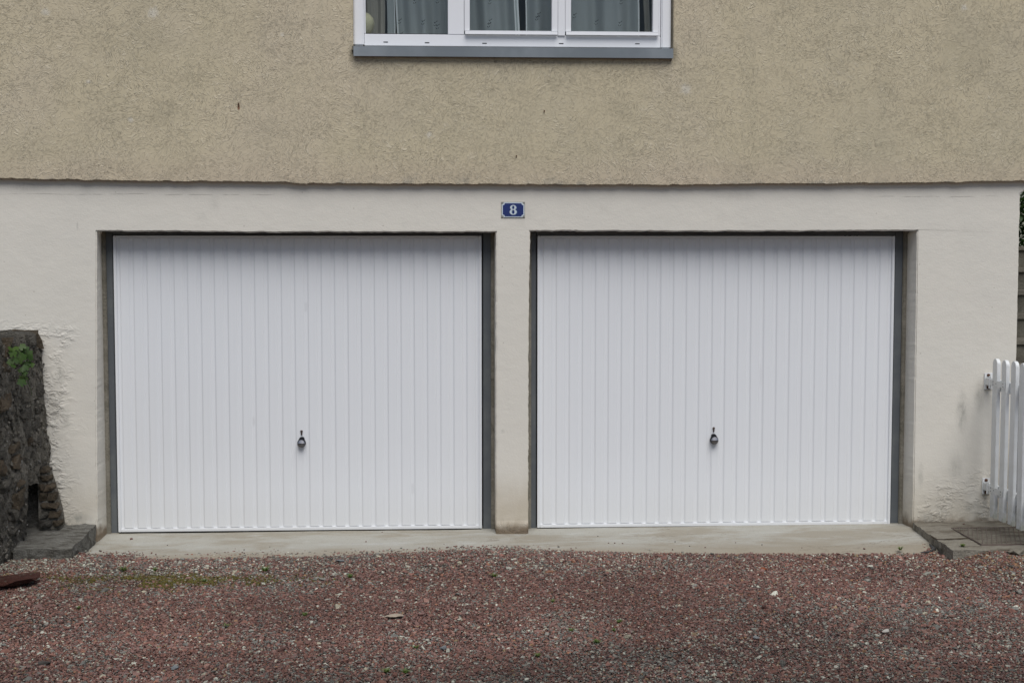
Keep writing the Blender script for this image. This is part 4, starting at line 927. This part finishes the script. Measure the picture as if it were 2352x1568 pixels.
loose('flat_stone', 'dark brown flat stone near the bottom left corner', 'stone', 101, 1518, (.075, .035, .014), 'pebdark', 43, .1, lift=.4)
loose('flat_stone', 'mossy grey stone in the gravel near the bottom, left of centre', 'stone', 402, 1528, (.035, .03, .02), 'slate', 44, .1, lift=.4)
loose('flat_stone', 'smooth dark slate chip right of the bottom centre tufts', 'stone', 1018, 1480, (.030, .022, .016), 'slate', 45, .5, lift=.5)
loose('flat_stone', 'pale grey slate chip in the gravel below the right garage door', 'stone', 1738, 1458, (.035, .026, .012), 'slate', 46, .2, lift=.8)
loose('flat_stone', 'long pale chip lying on the gravel at the bottom right', 'stone', 2036, 1445, (.045, .02, .014), 'peblight', 47, .6, lift=.8)
loose('flat_stone', 'grey slab corner poking up at the right edge beside the path', 'stone', 2350, 1272, (.20, .12, .06), 'slab', 48, .2, z=.03, lift=.3)
loose('flat_stone', 'long grey slate chip half buried just off the concrete, centre left', 'stone', 782, 1284, (.05, .03, .012), 'slate', 49, .1, lift=.7)
# dry leaf
dl = leaf_mesh(.9); x, y = G(1757, 1299, -.01); o = thing('dry_leaf', 'curled dry orange leaf on the gravel before the right garage door', 'leaf', (x, y, ground_z(x, y) + .016), None, dl, 'drybrown'); o.scale = (.055, .04, .05); o.rotation_euler = (.3, .2, .5)
x, y = G(2420, 1332, 0)
# loose pebbles on the concrete
rp = random.Random(3); spots = [(302, 1239, .028, 'pebred'), (385, 1252, .008, 'pebdark'), (841, 1244, .011, 'pebred'), (768, 1268, .011, 'pebdark'), (878, 1222, .010, 'pebred'), (1043, 1255, .015, 'pebred'), (1040, 1263, .010, 'pebdark'), (1058, 1257, .011, 'pebdark'), (1064, 1253, .010, 'pebdark'), (1078, 1261, .012, 'pebred'),
        (1105, 1259, .013, 'pebred'), (1138, 1257, .013, 'pebred'), (1142, 1264, .013, 'pebred'), (1149, 1258, .015, 'pebred'), (1135, 1262, .013, 'pebred'), (1200, 1259, .012, 'pebdark'), (1217, 1261, .013, 'peblight'), (1262, 1260, .013, 'pebred'), (1258, 1265, .016, 'pebred'), (1283, 1256, .013, 'pebdark'), (1312, 1260, .012, 'pebred'),
        (1323, 1258, .011, 'pebred'), (1373, 1231, .009, 'pebdark'), (1398, 1247, .010, 'pebred'), (1412, 1247, .013, 'pebred'), (1430, 1248, .010, 'pebred'), (1551, 1244, .009, 'pebdark'), (1584, 1254, .009, 'pebdark'), (1620, 1257, .010, 'pebred'), (1690, 1246, .010, 'pebred'), (1750, 1251, .010, 'pebdark'), (1985, 1260, .013, 'pebred'), (1842, 1258, .009, 'pebred'),
        (620, 1256, .008, 'pebdark'), (540, 1260, .008, 'pebred'), (936, 1262, .011, 'pebred'), (985, 1262, .012, 'pebdark'), (700, 1265, .009, 'pebred'), (1492, 1262, .013, 'peblight'), (1545, 1262, .012, 'pebred'), (1020, 1250, .007, 'pebred')]
names_ = {'pebred': 'loose red brown pebble lying on the pale concrete apron', 'pebdark': 'loose dark pebble lying on the pale concrete apron', 'peblight': 'loose pale pebble lying on the pale concrete apron'}
spots = spots[:1] + sorted(spots[1:])
ORD = ['leftmost', 'second', 'third', 'fourth', 'fifth', 'sixth', 'seventh', 'eighth', 'ninth', 'tenth', 'eleventh', 'twelfth', 'thirteenth', 'fourteenth', 'fifteenth', 'sixteenth', 'seventeenth', 'eighteenth', 'nineteenth', 'twentieth', 'twenty first', 'twenty second', 'twenty third', 'twenty fourth', 'twenty fifth', 'twenty sixth', 'twenty seventh']
cnt = {}
for i, (px, py, s_, mt) in enumerate(spots):
    x, y = G(px, py, -.018); zz = apron_z(x, y)
    lb = 'largest red brown pebble on the concrete, below the left end of the left garage door' if i == 0 else None
    if i:
        k = cnt[mt] = cnt.get(mt, 0) + 1; cn = {'pebred': 'red brown', 'pebdark': 'dark', 'peblight': 'pale'}[mt]; where = 'below the left garage door' if px < 1130 else 'below the pillar' if px < 1225 else 'below the right garage door'
        lb = '%s pebble on the concrete apron, %s%s of its colour' % (cn, ORD[k - 1], '' if k == 1 else ' from the left')
    loose('loose_pebble', lb, 'pebble', px, py, (s_, s_ * .8, s_ * .6), mt, 60 + i, rp.uniform(0, 6), z=zz, lift=.35, grp='loose %s pebbles on the concrete apron' % {'pebred': 'red brown', 'pebdark': 'dark', 'peblight': 'pale'}[mt] if i else None)
# crumbs on the paved path
for (px, py, s_, mt) in ((2214, 1203, .014, 'pebred'), (2333 - 20, 1193, .02, 'pebred')):
    loose('loose_pebble', 'small brick red crumb on the path near the %s' % ('house wall' if px < 2230 else 'foot of the gate'), 'pebble', px, py, (s_, s_ * .8, s_ * .6), mt, 130 + px % 7, .3, z=.05, lift=.3)
